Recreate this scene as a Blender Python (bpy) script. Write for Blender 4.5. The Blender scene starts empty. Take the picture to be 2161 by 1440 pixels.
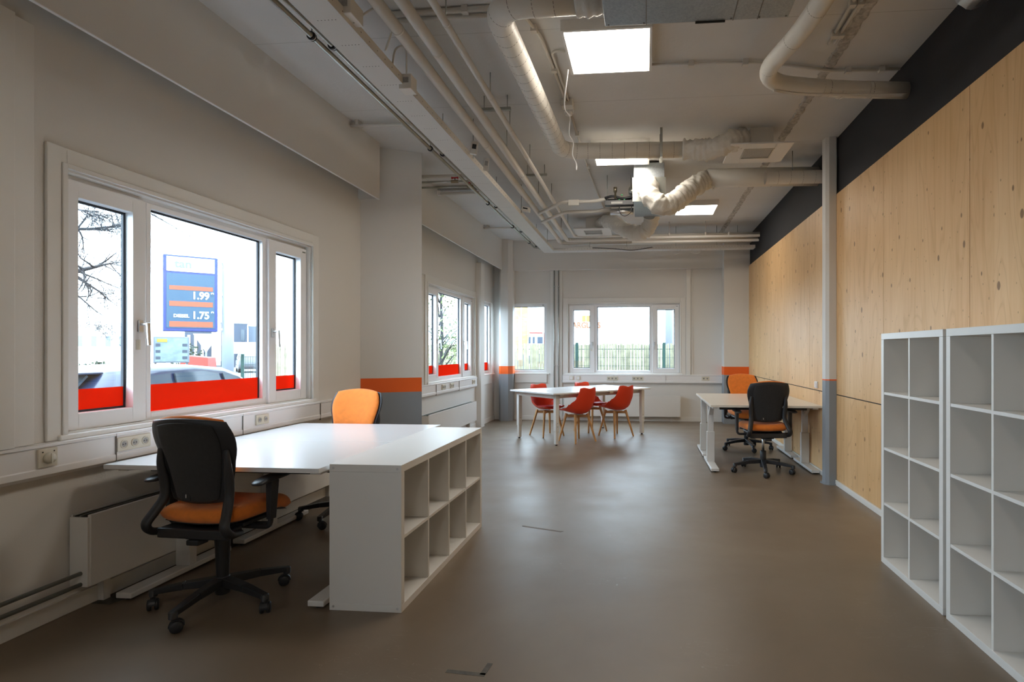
import bpy, bmesh, math, random
from mathutils import Vector, Matrix, noise
PI = math.pi
random.seed(7)
scene = bpy.context.scene
col = scene.collection

# ------------------------------------------------------------ camera
W_PX, H_PX = 2161.0, 1440.0
FPX, CX, CY, CAM_H = 1205.0, 1249.0, 742.0, 1.35
YAW = math.atan(110 / 1205)
cam_data = bpy.data.cameras.new('camera')
cam = bpy.data.objects.new('camera', cam_data)
col.objects.link(cam)
cam.location = (0, 0, CAM_H)
cam.rotation_euler = (PI / 2, 0, YAW)
cam_data.sensor_width = 36.0
cam_data.lens = FPX * 36.0 / W_PX
cam_data.shift_x = (W_PX / 2 - CX) / W_PX
cam_data.shift_y = (CY - H_PX / 2) / W_PX
cam_data.clip_start = 0.05
cam_data.clip_end = 300
scene.camera = cam

# ------------------------------------------------------------ light of the place
SKY_STRENGTH = 7.0
PANEL_STRENGTH = 11.0
world = bpy.data.worlds.new('sky')
scene.world = world
world.use_nodes = True
wn = world.node_tree.nodes
wn['Background'].inputs[0].default_value = (0.72, 0.86, 1.0, 1)
wn['Background'].inputs[1].default_value = SKY_STRENGTH
scene.view_settings.view_transform = 'Standard'
scene.view_settings.look = 'None'
scene.view_settings.exposure = 1.12
scene.view_settings.gamma = 1.0
scene.view_settings.use_curve_mapping = False
scene.cycles.use_denoising = True
scene.cycles.max_bounces = 10
scene.cycles.diffuse_bounces = 6
scene.cycles.transparent_max_bounces = 16
scene.cycles.caustics_reflective = False
scene.cycles.caustics_refractive = False
scene.cycles.sample_clamp_indirect = 6.0

XL, XR, YB, YF, ZC = -2.965, 1.957, 11.12, -3.2, 3.52   # room box
GZ = -0.3                                              # ground outside
WIN_Z0, WIN_Z1 = 0.925, 2.285


def portal(name, loc, rot, sx, sy):
    ld = bpy.data.lights.new(name, 'AREA')
    ld.shape = 'RECTANGLE'
    ld.size = sx
    ld.size_y = sy
    ld.cycles.is_portal = True
    o = bpy.data.objects.new(name, ld)
    o.location = loc
    o.rotation_euler = rot
    col.objects.link(o)


for i_, (y0_, y1_) in enumerate([(-2.60, -0.42), (2.675, 4.85), (7.6, 9.77), (10.2, 11.0)]):
    portal('window_daylight_portal', (XL - 0.17, (y0_ + y1_) / 2, 1.605), (0, -PI / 2, 0), 1.36, y1_ - y0_)
for x0_, x1_ in [(-2.66, -1.9), (-1.485, 0.69)]:
    portal('window_daylight_portal', ((x0_ + x1_) / 2, YB + 0.17, 1.605), (-PI / 2, 0, 0), x1_ - x0_, 1.36)


# ------------------------------------------------------------ materials
MATS = {}


def mat(name, color, rough=0.5, metal=0.0, var=0.0, vscale=3.0, bump=0.0, bscale=40.0, spec=0.5, sheen=0.0, coat=0.0):
    if name in MATS:
        return MATS[name]
    m = bpy.data.materials.new(name)
    m.use_nodes = True
    nt = m.node_tree
    b = nt.nodes['Principled BSDF']
    b.inputs['Base Color'].default_value = (*color, 1)
    b.inputs['Roughness'].default_value = rough
    b.inputs['Metallic'].default_value = metal
    b.inputs['Specular IOR Level'].default_value = spec
    b.inputs['Sheen Weight'].default_value = sheen
    b.inputs['Coat Weight'].default_value = coat
    tc = nt.nodes.new('ShaderNodeTexCoord')
    if var > 0:
        n = nt.nodes.new('ShaderNodeTexNoise')
        n.inputs['Scale'].default_value = vscale
        n.inputs['Detail'].default_value = 5
        nt.links.new(tc.outputs['Object'], n.inputs['Vector'])
        r = nt.nodes.new('ShaderNodeValToRGB')
        r.color_ramp.elements[0].position = 0.3
        r.color_ramp.elements[1].position = 0.7
        r.color_ramp.elements[0].color = (*[max(0, c * (1 - var)) for c in color], 1)
        r.color_ramp.elements[1].color = (*[min(1, c * (1 + var)) for c in color], 1)
        nt.links.new(n.outputs['Fac'], r.inputs['Fac'])
        nt.links.new(r.outputs['Color'], b.inputs['Base Color'])
    if bump > 0:
        n2 = nt.nodes.new('ShaderNodeTexNoise')
        n2.inputs['Scale'].default_value = bscale
        n2.inputs['Detail'].default_value = 4
        nt.links.new(tc.outputs['Object'], n2.inputs['Vector'])
        bp = nt.nodes.new('ShaderNodeBump')
        bp.inputs['Strength'].default_value = bump
        bp.inputs['Distance'].default_value = 0.01
        nt.links.new(n2.outputs['Fac'], bp.inputs['Height'])
        nt.links.new(bp.outputs['Normal'], b.inputs['Normal'])
    MATS[name] = m
    return m


def emit(name, color, strength):
    m = bpy.data.materials.new(name)
    m.use_nodes = True
    nt = m.node_tree
    nt.nodes.clear()
    o = nt.nodes.new('ShaderNodeOutputMaterial')
    e = nt.nodes.new('ShaderNodeEmission')
    e.inputs[0].default_value = (*color, 1)
    e.inputs[1].default_value = strength
    nt.links.new(e.outputs[0], o.inputs[0])
    return m


def glass_mat():
    m = bpy.data.materials.new('window_glass')
    m.use_nodes = True
    nt = m.node_tree
    nt.nodes.clear()
    o = nt.nodes.new('ShaderNodeOutputMaterial')
    t = nt.nodes.new('ShaderNodeBsdfTransparent')
    t.inputs[0].default_value = (0.93, 0.97, 0.98, 1)
    g = nt.nodes.new('ShaderNodeBsdfGlossy')
    g.inputs['Roughness'].default_value = 0.02
    mx = nt.nodes.new('ShaderNodeMixShader')
    mx.inputs[0].default_value = 0.06
    nt.links.new(t.outputs[0], mx.inputs[1])
    nt.links.new(g.outputs[0], mx.inputs[2])
    nt.links.new(mx.outputs[0], o.inputs[0])
    return m


def film_mat():
    m = bpy.data.materials.new('red_window_film')
    m.use_nodes = True
    nt = m.node_tree
    nt.nodes.clear()
    o = nt.nodes.new('ShaderNodeOutputMaterial')
    t = nt.nodes.new('ShaderNodeBsdfTransparent')
    t.inputs[0].default_value = (0.85, 0.075, 0.028, 1)
    tr = nt.nodes.new('ShaderNodeBsdfTranslucent')
    tr.inputs[0].default_value = (0.40, 0.040, 0.012, 1)
    d = nt.nodes.new('ShaderNodeBsdfDiffuse')
    d.inputs[0].default_value = (0.8, 0.09, 0.03, 1)
    m1 = nt.nodes.new('ShaderNodeMixShader')
    m1.inputs[0].default_value = 0.45
    m2 = nt.nodes.new('ShaderNodeMixShader')
    m2.inputs[0].default_value = 0.25
    nt.links.new(t.outputs[0], m1.inputs[1])
    nt.links.new(tr.outputs[0], m1.inputs[2])
    nt.links.new(m1.outputs[0], m2.inputs[1])
    nt.links.new(d.outputs[0], m2.inputs[2])
    nt.links.new(m2.outputs[0], o.inputs[0])
    return m


def mnode(nt, op, a, b=None, c=None):
    n = nt.nodes.new('ShaderNodeMath')
    n.operation = op
    for i, v in enumerate((a, b, c)):
        if v is None:
            continue
        if isinstance(v, (int, float)):
            n.inputs[i].default_value = v
        else:
            nt.links.new(v, n.inputs[i])
    return n.outputs[0]


def mixcol(nt, fac, a, b):
    n = nt.nodes.new('ShaderNodeMix')
    n.data_type = 'RGBA'
    if isinstance(fac, (int, float)):
        n.inputs[0].default_value = fac
    else:
        nt.links.new(fac, n.inputs[0])
    for sock, v in ((n.inputs[6], a), (n.inputs[7], b)):
        if isinstance(v, tuple):
            sock.default_value = (*v, 1)
        else:
            nt.links.new(v, sock)
    return n.outputs[2]


def ramp(nt, fac, stops):
    r = nt.nodes.new('ShaderNodeValToRGB')
    el = r.color_ramp.elements
    while len(el) < len(stops):
        el.new(0.5)
    for e, (p, c) in zip(el, stops):
        e.position = p
        e.color = (*c, 1) if len(c) == 3 else c
    nt.links.new(fac, r.inputs['Fac'])
    return r.outputs['Color']


def new_mat(name):
    m = bpy.data.materials.new(name)
    m.use_nodes = True
    nt = m.node_tree
    tc = nt.nodes.new('ShaderNodeTexCoord')
    return m, nt, nt.nodes['Principled BSDF'], tc


def noise_tex(nt, vec, scale, detail=4, rough=0.5, dist=0.0):
    n = nt.nodes.new('ShaderNodeTexNoise')
    n.inputs['Scale'].default_value = scale
    n.inputs['Detail'].default_value = detail
    n.inputs['Roughness'].default_value = rough
    n.inputs['Distortion'].default_value = dist
    nt.links.new(vec, n.inputs['Vector'])
    return n.outputs['Fac']


def mapping(nt, vec, scale=(1, 1, 1), loc=(0, 0, 0)):
    n = nt.nodes.new('ShaderNodeMapping')
    n.inputs['Scale'].default_value = scale
    n.inputs['Location'].default_value = loc
    nt.links.new(vec, n.inputs['Vector'])
    return n.outputs[0]


def floor_mat():
    m, nt, b, tc = new_mat('poured_floor')
    v = tc.outputs['Object']
    big = noise_tex(nt, v, 0.7, 6, 0.6, 0.4)
    c = ramp(nt, big, [(0.3, (0.165, 0.122, 0.080)), (0.5, (0.195, 0.145, 0.100)), (0.72, (0.24, 0.186, 0.13))])
    fine = noise_tex(nt, v, 14, 6, 0.7)
    c = mixcol(nt, mnode(nt, 'MULTIPLY', fine, 0.22), c, (0.13, 0.105, 0.08))
    # scuffs: thin pale scratches
    sv = mapping(nt, v, (1.2, 5.0, 1))
    sc = noise_tex(nt, sv, 2.2, 3, 0.5, 2.5)
    line = mnode(nt, 'LESS_THAN', mnode(nt, 'ABSOLUTE', mnode(nt, 'SUBTRACT', sc, 0.5)), 0.0016)
    mask = mnode(nt, 'GREATER_THAN', noise_tex(nt, v, 1.1, 2), 0.58)
    c = mixcol(nt, mnode(nt, 'MULTIPLY', mnode(nt, 'MULTIPLY', line, mask), 0.45), c, (0.42, 0.38, 0.32))
    nt.links.new(c, b.inputs['Base Color'])
    rr = mnode(nt, 'ADD', mnode(nt, 'MULTIPLY', noise_tex(nt, v, 2.5, 5), 0.20), 0.30)
    nt.links.new(rr, b.inputs['Roughness'])
    bp = nt.nodes.new('ShaderNodeBump')
    bp.inputs['Strength'].default_value = 0.08
    nt.links.new(noise_tex(nt, v, 6, 4), bp.inputs['Height'])
    nt.links.new(bp.outputs[0], b.inputs['Normal'])
    return m


def ceiling_mat():
    m, nt, b, tc = new_mat('painted_concrete_ceiling')
    v = tc.outputs['Object']
    c = ramp(nt, noise_tex(nt, v, 1.3, 5), [(0.3, (0.66, 0.655, 0.645)), (0.7, (0.72, 0.715, 0.705))])
    sep = nt.nodes.new('ShaderNodeSeparateXYZ')
    nt.links.new(v, sep.inputs[0])
    fy = mnode(nt, 'FRACT', mnode(nt, 'DIVIDE', mnode(nt, 'ADD', sep.outputs[1], 0.72), 1.13))
    line = mnode(nt, 'LESS_THAN', fy, 0.006)
    c = mixcol(nt, mnode(nt, 'MULTIPLY', line, mnode(nt, 'MULTIPLY', noise_tex(nt, v, 1.7, 3), 0.7)), c, (0.25, 0.24, 0.22))
    vo = nt.nodes.new('ShaderNodeTexVoronoi')
    vo.inputs['Scale'].default_value = 2.1
    nt.links.new(v, vo.inputs['Vector'])
    dot = mnode(nt, 'LESS_THAN', vo.outputs['Distance'], 0.016)
    c = mixcol(nt, mnode(nt, 'MULTIPLY', dot, 0.8), c, (0.15, 0.14, 0.13))
    nt.links.new(c, b.inputs['Base Color'])
    b.inputs['Roughness'].default_value = 0.85
    bp = nt.nodes.new('ShaderNodeBump')
    bp.inputs['Strength'].default_value = 0.25
    bp.inputs['Distance'].default_value = 0.01
    nt.links.new(noise_tex(nt, v, 30, 6, 0.7), bp.inputs['Height'])
    nt.links.new(bp.outputs[0], b.inputs['Normal'])
    return m


def plywood_mat():
    m, nt, b, tc = new_mat('pine_plywood')
    g = nt.nodes.new('ShaderNodeNewGeometry')
    sp = nt.nodes.new('ShaderNodeSeparateXYZ')
    nt.links.new(g.outputs['Position'], sp.inputs[0])
    # each sheet gets its own grain: the sheet number comes from its place along the wall
    sheet = mnode(nt, 'FLOOR', mnode(nt, 'DIVIDE', mnode(nt, 'ADD', sp.outputs[1], 10.06), 1.22))
    off = mnode(nt, 'MULTIPLY', sheet, 7.31)

    def vec(sy, sz, extra=0.0):
        cv = nt.nodes.new('ShaderNodeCombineXYZ')
        nt.links.new(mnode(nt, 'ADD', mnode(nt, 'MULTIPLY', sp.outputs[1], sy), mnode(nt, 'ADD', off, extra)), cv.inputs[0])
        nt.links.new(mnode(nt, 'MULTIPLY', sp.outputs[2], sz), cv.inputs[1])
        return cv.outputs[0]
    grain = noise_tex(nt, vec(9.0, 0.7), 2.0, 8, 0.6, 0.9)
    broad = noise_tex(nt, vec(2.4, 0.45, 3.0), 1.6, 3, 0.5, 0.5)
    f = mnode(nt, 'ADD', mnode(nt, 'MULTIPLY', grain, 0.5), mnode(nt, 'MULTIPLY', broad, 0.5))
    c = ramp(nt, f, [(0.30, (0.62, 0.36, 0.155)), (0.45, (0.72, 0.455, 0.215)), (0.58, (0.77, 0.505, 0.255)), (0.75, (0.82, 0.575, 0.32))])
    # flame-shaped growth rings
    rn = noise_tex(nt, vec(2.1, 0.38, 5.0), 1.5, 2, 0.35, 0.7)
    ring = mnode(nt, 'FRACT', mnode(nt, 'MULTIPLY', rn, 11.0))
    rl = mnode(nt, 'MAXIMUM', mnode(nt, 'SUBTRACT', 1.0, mnode(nt, 'MULTIPLY', mnode(nt, 'ABSOLUTE', mnode(nt, 'SUBTRACT', ring, 0.5)), 7.0)), 0.0)
    c = mixcol(nt, mnode(nt, 'MULTIPLY', rl, 0.28), c, (0.50, 0.265, 0.10))

    def knots(sy, sz, base, spread, keepv, strength, colr, extra):
        vo = nt.nodes.new('ShaderNodeTexVoronoi')
        vo.voronoi_dimensions = '2D'
        vo.inputs['Scale'].default_value = 1.0
        nt.links.new(vec(sy, sz, extra), vo.inputs['Vector'])
        sc_ = nt.nodes.new('ShaderNodeSeparateColor')
        nt.links.new(vo.outputs['Color'], sc_.inputs[0])
        keep = mnode(nt, 'GREATER_THAN', sc_.outputs[0], keepv)
        kd = mnode(nt, 'SUBTRACT', mnode(nt, 'ADD', mnode(nt, 'MULTIPLY', sc_.outputs[1], spread), base), vo.outputs['Distance'])
        kk = mnode(nt, 'MULTIPLY', mnode(nt, 'MINIMUM', mnode(nt, 'MAXIMUM', mnode(nt, 'MULTIPLY', kd, 45.0), 0.0), 1.0), keep)
        return mixcol(nt, mnode(nt, 'MULTIPLY', kk, strength), c, colr)
    c = knots(5.0, 2.9, 0.035, 0.05, 0.40, 0.85, (0.20, 0.09, 0.03), 1.7)
    c = knots(9.0, 6.0, 0.035, 0.03, 0.35, 0.6, (0.28, 0.14, 0.05), 2.9)
    nt.links.new(c, b.inputs['Base Color'])
    b.inputs['Roughness'].default_value = 0.5
    bp = nt.nodes.new('ShaderNodeBump')
    bp.inputs['Strength'].default_value = 0.12
    bp.inputs['Distance'].default_value = 0.003
    nt.links.new(grain, bp.inputs['Height'])
    nt.links.new(bp.outputs[0], b.inputs['Normal'])
    return m


def wall_mat(name, color):
    m, nt, b, tc = new_mat(name)
    v = tc.outputs['Object']
    c = ramp(nt, noise_tex(nt, v, 0.9, 5), [(0.3, tuple(x * 0.96 for x in color)), (0.7, color)])
    nt.links.new(c, b.inputs['Base Color'])
    b.inputs['Roughness'].default_value = 0.6
    bp = nt.nodes.new('ShaderNodeBump')
    bp.inputs['Strength'].default_value = 0.12
    bp.inputs['Distance'].default_value = 0.004
    nt.links.new(noise_tex(nt, v, 90, 3), bp.inputs['Height'])
    nt.links.new(bp.outputs[0], b.inputs['Normal'])
    return m


def tray_mat(axis):
    m, nt, b, tc = new_mat('perforated_white_steel_' + axis)
    v = tc.outputs['Object']
    sep = nt.nodes.new('ShaderNodeSeparateXYZ')
    nt.links.new(v, sep.inputs[0])
    along, across = (sep.outputs[1], sep.outputs[0]) if axis == 'along' else (sep.outputs[0], sep.outputs[1])
    fa = mnode(nt, 'MULTIPLY', mnode(nt, 'FRACT', mnode(nt, 'DIVIDE', mnode(nt, 'ADD', along, 50), 0.25)), 0.25)
    fb = mnode(nt, 'MULTIPLY', mnode(nt, 'FRACT', mnode(nt, 'DIVIDE', mnode(nt, 'ADD', across, 5.0), 0.02)), 0.02)
    d1 = mnode(nt, 'POWER', mnode(nt, 'SUBTRACT', fa, 0.125), 2)
    d2 = mnode(nt, 'POWER', mnode(nt, 'SUBTRACT', fb, 0.01), 2)
    hole = mnode(nt, 'LESS_THAN', mnode(nt, 'ADD', d1, d2), 0.0035 ** 2)
    band = mnode(nt, 'LESS_THAN', mnode(nt, 'ABSOLUTE', across), 0.055)
    c = mixcol(nt, mnode(nt, 'MULTIPLY', hole, band), (0.62, 0.61, 0.59), (0.03, 0.03, 0.03))
    nt.links.new(c, b.inputs['Base Color'])
    b.inputs['Roughness'].default_value = 0.45
    return m


def galv_mat():
    m, nt, b, tc = new_mat('galvanised_steel')
    v = tc.outputs['Object']
    vo = nt.nodes.new('ShaderNodeTexVoronoi')
    vo.inputs['Scale'].default_value = 110
    nt.links.new(v, vo.inputs['Vector'])
    f = mnode(nt, 'ADD', mnode(nt, 'MULTIPLY', vo.outputs['Color'], 0.5), mnode(nt, 'MULTIPLY', noise_tex(nt, v, 3, 5), 0.5))
    c = ramp(nt, f, [(0.2, (0.28, 0.31, 0.33)), (0.8, (0.40, 0.43, 0.45))])
    nt.links.new(c, b.inputs['Base Color'])
    b.inputs['Metallic'].default_value = 0.65
    b.inputs['Roughness'].default_value = 0.42
    return m


M = {}
M['wall'] = wall_mat('white_painted_wall', (0.73, 0.715, 0.685))
M['trim'] = mat('satin_white_trim', (0.77, 0.76, 0.73), 0.4, var=0.02)
M['pvc'] = mat('white_plastic_frame', (0.84, 0.84, 0.85), 0.32, var=0.01)
M['black_wall'] = mat('matt_black_paint', (0.022, 0.022, 0.025), 0.8, var=0.1, bump=0.1)
M['floor'] = floor_mat()
M['ceiling'] = ceiling_mat()
M['ply'] = plywood_mat()
M['orange_paint'] = mat('orange_paint', (0.88, 0.135, 0.012), 0.5, var=0.02)
M['grey_paint'] = mat('blue_grey_paint', (0.27, 0.30, 0.335), 0.45, var=0.03)
M['glass'] = glass_mat()
M['film'] = film_mat()
M['gasket'] = mat('black_rubber_gasket', (0.02, 0.025, 0.035), 0.5)
M['chrome'] = mat('brushed_metal', (0.62, 0.62, 0.62), 0.28, 1.0, var=0.05)
M['melamine'] = mat('white_melamine', (0.76, 0.75, 0.725), 0.36, var=0.01, bump=0.02, bscale=200)
M['desktop'] = mat('white_desk_laminate', (0.74, 0.745, 0.75), 0.26, var=0.01)
M['desktop_warm'] = mat('warm_white_laminate', (0.72, 0.68, 0.60), 0.3, var=0.01)
M['steel_white'] = mat('white_powder_coat', (0.74, 0.73, 0.71), 0.35, var=0.01)
M['black'] = mat('black_plastic', (0.022, 0.023, 0.027), 0.42, var=0.1, bump=0.05, bscale=300)
M['black_fabric'] = mat('black_fabric', (0.022, 0.023, 0.025), 0.85, var=0.15, vscale=60, bump=0.4, bscale=500, sheen=0.15)
M['orange_fabric'] = mat('orange_wool', (0.86, 0.235, 0.028), 0.9, var=0.08, vscale=30, bump=0.35, bscale=450, sheen=0.25)
M['red_plastic'] = mat('red_plastic', (0.83, 0.058, 0.016), 0.38, var=0.02)
M['red_cushion'] = mat('red_leatherette', (0.72, 0.045, 0.06), 0.32, var=0.04, bump=0.1, bscale=60)
M['beech'] = mat('beech_wood', (0.56, 0.30, 0.115), 0.45, var=0.12, vscale=12)
M['pipe'] = mat('off_white_pipe_paint', (0.69, 0.665, 0.62), 0.45, var=0.03, bump=0.05)
M['duct'] = mat('off_white_duct_paint', (0.72, 0.69, 0.63), 0.42, var=0.04, bump=0.06, bscale=20)
M['flex'] = mat('off_white_flexible_duct', (0.72, 0.695, 0.64), 0.55, var=0.06, bump=0.5, bscale=35)
M['seam'] = mat('dark_duct_seam', (0.20, 0.185, 0.16), 0.7)  # one dark tone for seams, joint lines, slots and rivets
M['galv'] = galv_mat()
M['galv_pipe'] = mat('zinc_pipe', (0.42, 0.43, 0.40), 0.3, 0.9, var=0.12, vscale=8)
M['tray_a'] = tray_mat('along')
M['tray_b'] = tray_mat('across')
M['socket'] = mat('cream_socket_plastic', (0.70, 0.665, 0.56), 0.35)
M['hole'] = mat('dark_opening', (0.02, 0.02, 0.02), 0.8)
M['grille'] = mat('grey_grille', (0.34, 0.335, 0.32), 0.5, var=0.15, vscale=120)
M['foil'] = mat('aluminium_foil', (0.75, 0.75, 0.76), 0.3, 1.0, bump=0.6, bscale=60)
M['rough'] = mat('rough_concrete', (0.50, 0.48, 0.45), 0.9, var=0.35, vscale=30, bump=1.0, bscale=60)
M['red_valve'] = mat('red_valve_handle', (0.45, 0.02, 0.02), 0.4)
M['brass'] = mat('aged_brass', (0.32, 0.28, 0.2), 0.4, 0.8)
M['dust'] = mat('dark_grime', (0.07, 0.062, 0.052), 0.9, var=0.5, vscale=25)
M['tape'] = mat('worn_grey_tape', (0.10, 0.09, 0.075), 0.7, var=0.3, vscale=30)
M['panel_light'] = emit('ceiling_panel_light', (1.0, 0.91, 0.79), PANEL_STRENGTH)
M['greypipe'] = mat('grey_green_pipe_paint', (0.20, 0.215, 0.195), 0.45, var=0.05)


# ------------------------------------------------------------ pixels to places
ct, st = math.cos(YAW), math.sin(YAW)


def ray(x, y):
    a = (x - CX) / FPX
    b = -(y - CY) / FPX
    return Vector((a * ct - st, a * st + ct, b))


def at(x, y, d):
    """point of the place seen at picture position (x, y), d metres in front of the lens"""
    return Vector((0, 0, CAM_H)) + ray(x, y) * d


# ------------------------------------------------------------ mesh builder
class MB:
    def __init__(self):
        self.v = []
        self.f = []
        self.s = []
        self.m = []
        self.cm = 0

    def add(self, vs, fs, smooth=False):
        o = len(self.v)
        self.v += [Vector(p) for p in vs]
        for f in fs:
            self.f.append([i + o for i in f])
            self.s.append(smooth)
            self.m.append(self.cm)
        return self

    def box(self, x0, x1, y0, y1, z0, z1):
        vs = [(x, y, z) for z in (z0, z1) for y in (y0, y1) for x in (x0, x1)]
        return self.add(vs, [(0, 2, 3, 1), (4, 5, 7, 6), (0, 1, 5, 4), (2, 6, 7, 3), (0, 4, 6, 2), (1, 3, 7, 5)])

    def obox(self, mtx, sx, sy, sz):
        vs = [mtx @ Vector((x, y, z)) for z in (-sz / 2, sz / 2) for y in (-sy / 2, sy / 2) for x in (-sx / 2, sx / 2)]
        return self.add(vs, [(0, 2, 3, 1), (4, 5, 7, 6), (0, 1, 5, 4), (2, 6, 7, 3), (0, 4, 6, 2), (1, 3, 7, 5)])

    def bar(self, a, b, w0, h0, w1=None, h1=None, up=(0, 0, 1)):
        """tapered rectangular bar from a to b"""
        a, b = Vector(a), Vector(b)
        w1 = w0 if w1 is None else w1
        h1 = h0 if h1 is None else h1
        d = (b - a).normalized()
        u = Vector(up)
        if abs(d.dot(u)) > 0.98:
            u = Vector((0, 1, 0))
        s = d.cross(u).normalized()
        t = s.cross(d).normalized()
        vs = []
        for p, w, h in ((a, w0, h0), (b, w1, h1)):
            for i, j in ((-1, -1), (1, -1), (1, 1), (-1, 1)):
                vs.append(p + s * i * w / 2 + t * j * h / 2)
        return self.add(vs, [(0, 1, 2, 3), (7, 6, 5, 4), (0, 4, 5, 1), (1, 5, 6, 2), (2, 6, 7, 3), (3, 7, 4, 0)])

    def prism(self, pts, z0, z1):
        n = len(pts)
        area = sum(pts[i][0] * pts[(i + 1) % n][1] - pts[(i + 1) % n][0] * pts[i][1] for i in range(n))
        if area < 0:
            pts = pts[::-1]
        vs = [(p[0], p[1], z0) for p in pts] + [(p[0], p[1], z1) for p in pts]
        fs = [tuple(range(n - 1, -1, -1)), tuple(range(n, 2 * n))]
        for i in range(n):
            j = (i + 1) % n
            fs.append((i, j, n + j, n + i))
        return self.add(vs, fs)

    def rings(self, rings, cap=True, smooth=True, closed=True):
        n = len(rings[0])
        vs = [p for r in rings for p in r]
        fs = []
        for k in range(len(rings) - 1):
            for i in range(n if closed else n - 1):
                j = (i + 1) % n
                fs.append((k * n + i, k * n + j, (k + 1) * n + j, (k + 1) * n + i))
        self.add(vs, fs, smooth)
        if cap:
            self.add(rings[0][:], [tuple(range(n - 1, -1, -1))])
            self.add(rings[-1][:], [tuple(range(n))])
        return self

    def tube(self, path, r, n=12, cap=True, flat=None, crinkle=0.0, seed=0):
        """round tube along points; r is a number or a list"""
        P = [Vector(p) for p in path]
        R = r if isinstance(r, (list, tuple)) else [r] * len(P)
        prev = None
        rings = []
        for k, p in enumerate(P):
            if k == 0:
                d = P[1] - P[0]
            elif k == len(P) - 1:
                d = P[-1] - P[-2]
            else:
                d = (P[k + 1] - P[k]).normalized() + (P[k] - P[k - 1]).normalized()
            d.normalize()
            if prev is None:
                u = Vector((0, 0, 1)) if abs(d.z) < 0.9 else Vector((0, 1, 0))
            else:
                u = prev
            s = d.cross(u).normalized()
            t = s.cross(d).normalized()
            prev = t
            ring = []
            for i in range(n):
                a = 2 * PI * i / n
                rr = R[k]
                if crinkle:
                    q = Vector((p.x * 9 + math.cos(a) * 1.1 + seed, p.y * 9 + math.sin(a) * 1.1, p.z * 9))
                    rr *= 1 + crinkle * noise.noise(q * 2.0) + crinkle * 0.7 * (noise.noise(Vector((k * 0.9 + seed, a * 0.5, 3.3))))
                fx, fz = flat if flat else (1, 1)
                ring.append(p + s * math.cos(a) * rr * fx + t * math.sin(a) * rr * fz)
            rings.append(ring)
        return self.rings(rings, cap)

    def lathe(self, prof, c=(0, 0, 0), n=24, axis='z', smooth=True):
        """prof: list of (radius, height)"""
        c = Vector(c)
        rings = []
        for r, h in prof:
            ring = []
            for i in range(n):
                a = 2 * PI * i / n
                x, y = r * math.cos(a), r * math.sin(a)
                if axis == 'z':
                    p = Vector((x, y, h))
                elif axis == 'x':
                    p = Vector((h, x, y))
                else:
                    p = Vector((y, h, x))
                ring.append(c + p)
            rings.append(ring)
        return self.rings(rings, True, smooth)

    def pad(self, fn, th, nu=16, nv=16, p=4.0, rnd=0.35):
        """closed cushion or shell: fn(u,v in -1..1) gives the mid surface; thickness falls off at the rim"""
        def sq(u, v):
            return u * math.sqrt(max(0, 1 - rnd * v * v)), v * math.sqrt(max(0, 1 - rnd * u * u))
        us = [math.sin(PI / 2 * (-1 + 2 * i / nu)) for i in range(nu + 1)]
        vs_ = [math.sin(PI / 2 * (-1 + 2 * j / nv)) for j in range(nv + 1)]
        top, bot = [], []
        e = 1e-3
        for v in vs_:
            for u in us:
                a, b = sq(u, v)
                c = fn(a, b)
                du = fn(a + e, b) - fn(a - e, b)
                dv = fn(a, b + e) - fn(a, b - e)
                nn = du.cross(dv)
                nn.normalize()
                t = th * (max(0.0, 1 - abs(u) ** p) ** 0.5) * (max(0.0, 1 - abs(v) ** p) ** 0.5)
                top.append(c + nn * t / 2)
                bot.append(c - nn * t / 2)
        w = nu + 1
        fs = []
        for j in range(nv):
            for i in range(nu):
                fs.append((j * w + i, j * w + i + 1, (j + 1) * w + i + 1, (j + 1) * w + i))
        self.add(top, fs, True)
        self.add(bot, [f[::-1] for f in fs], True)
        return self

    def build(self, name, material, parent=None, loc=None, bevel=0.0, merge=True, solid=0.0):
        me = bpy.data.meshes.new(name)
        o_ = Vector(loc) if loc is not None else Vector((0, 0, 0))
        me.from_pydata([p - o_ for p in self.v], [], self.f)
        me.polygons.foreach_set('use_smooth', self.s)
        mats = material if isinstance(material, list) else [material]
        for mm in mats:
            me.materials.append(mm)
        if len(mats) > 1:
            me.polygons.foreach_set('material_index', self.m)
        if merge:
            bm = bmesh.new()
            bm.from_mesh(me)
            bmesh.ops.remove_doubles(bm, verts=bm.verts, dist=1e-5)
            bm.to_mesh(me)
            bm.free()
        me.update()
        ob = bpy.data.objects.new(name, me)
        ob.location = o_
        col.objects.link(ob)
        if parent is not None:
            ob.parent = parent
        if bevel > 0:
            b = ob.modifiers.new('bevel', 'BEVEL')
            b.width = bevel
            b.segments = 2
            b.limit_method = 'ANGLE'
            b.angle_limit = math.radians(50)
            b.harden_normals = False
        if solid:
            s_ = ob.modifiers.new('solid', 'SOLIDIFY')
            s_.thickness = solid
        return ob


def tag(o, label=None, cat=None, group=None, kind=None):
    if label:
        o['label'] = label
    if cat:
        o['category'] = cat
    if group:
        o['group'] = group
    if kind:
        o['kind'] = kind
    return o


def empty(name, loc=(0, 0, 0), rz=0, label=None, cat=None, group=None, kind=None):
    o = bpy.data.objects.new(name, None)
    o.empty_display_size = 0.1
    o.location = loc
    o.rotation_euler = (0, 0, rz)
    col.objects.link(o)
    return tag(o, label, cat, group, kind)


def kids(o):
    return [c for c in bpy.data.objects if c.parent == o]


def copy_tree(o, parent=None):
    c = o.copy()
    col.objects.link(c)
    c.parent = parent
    for k in kids(o):
        copy_tree(k, c)
    return c


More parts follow.
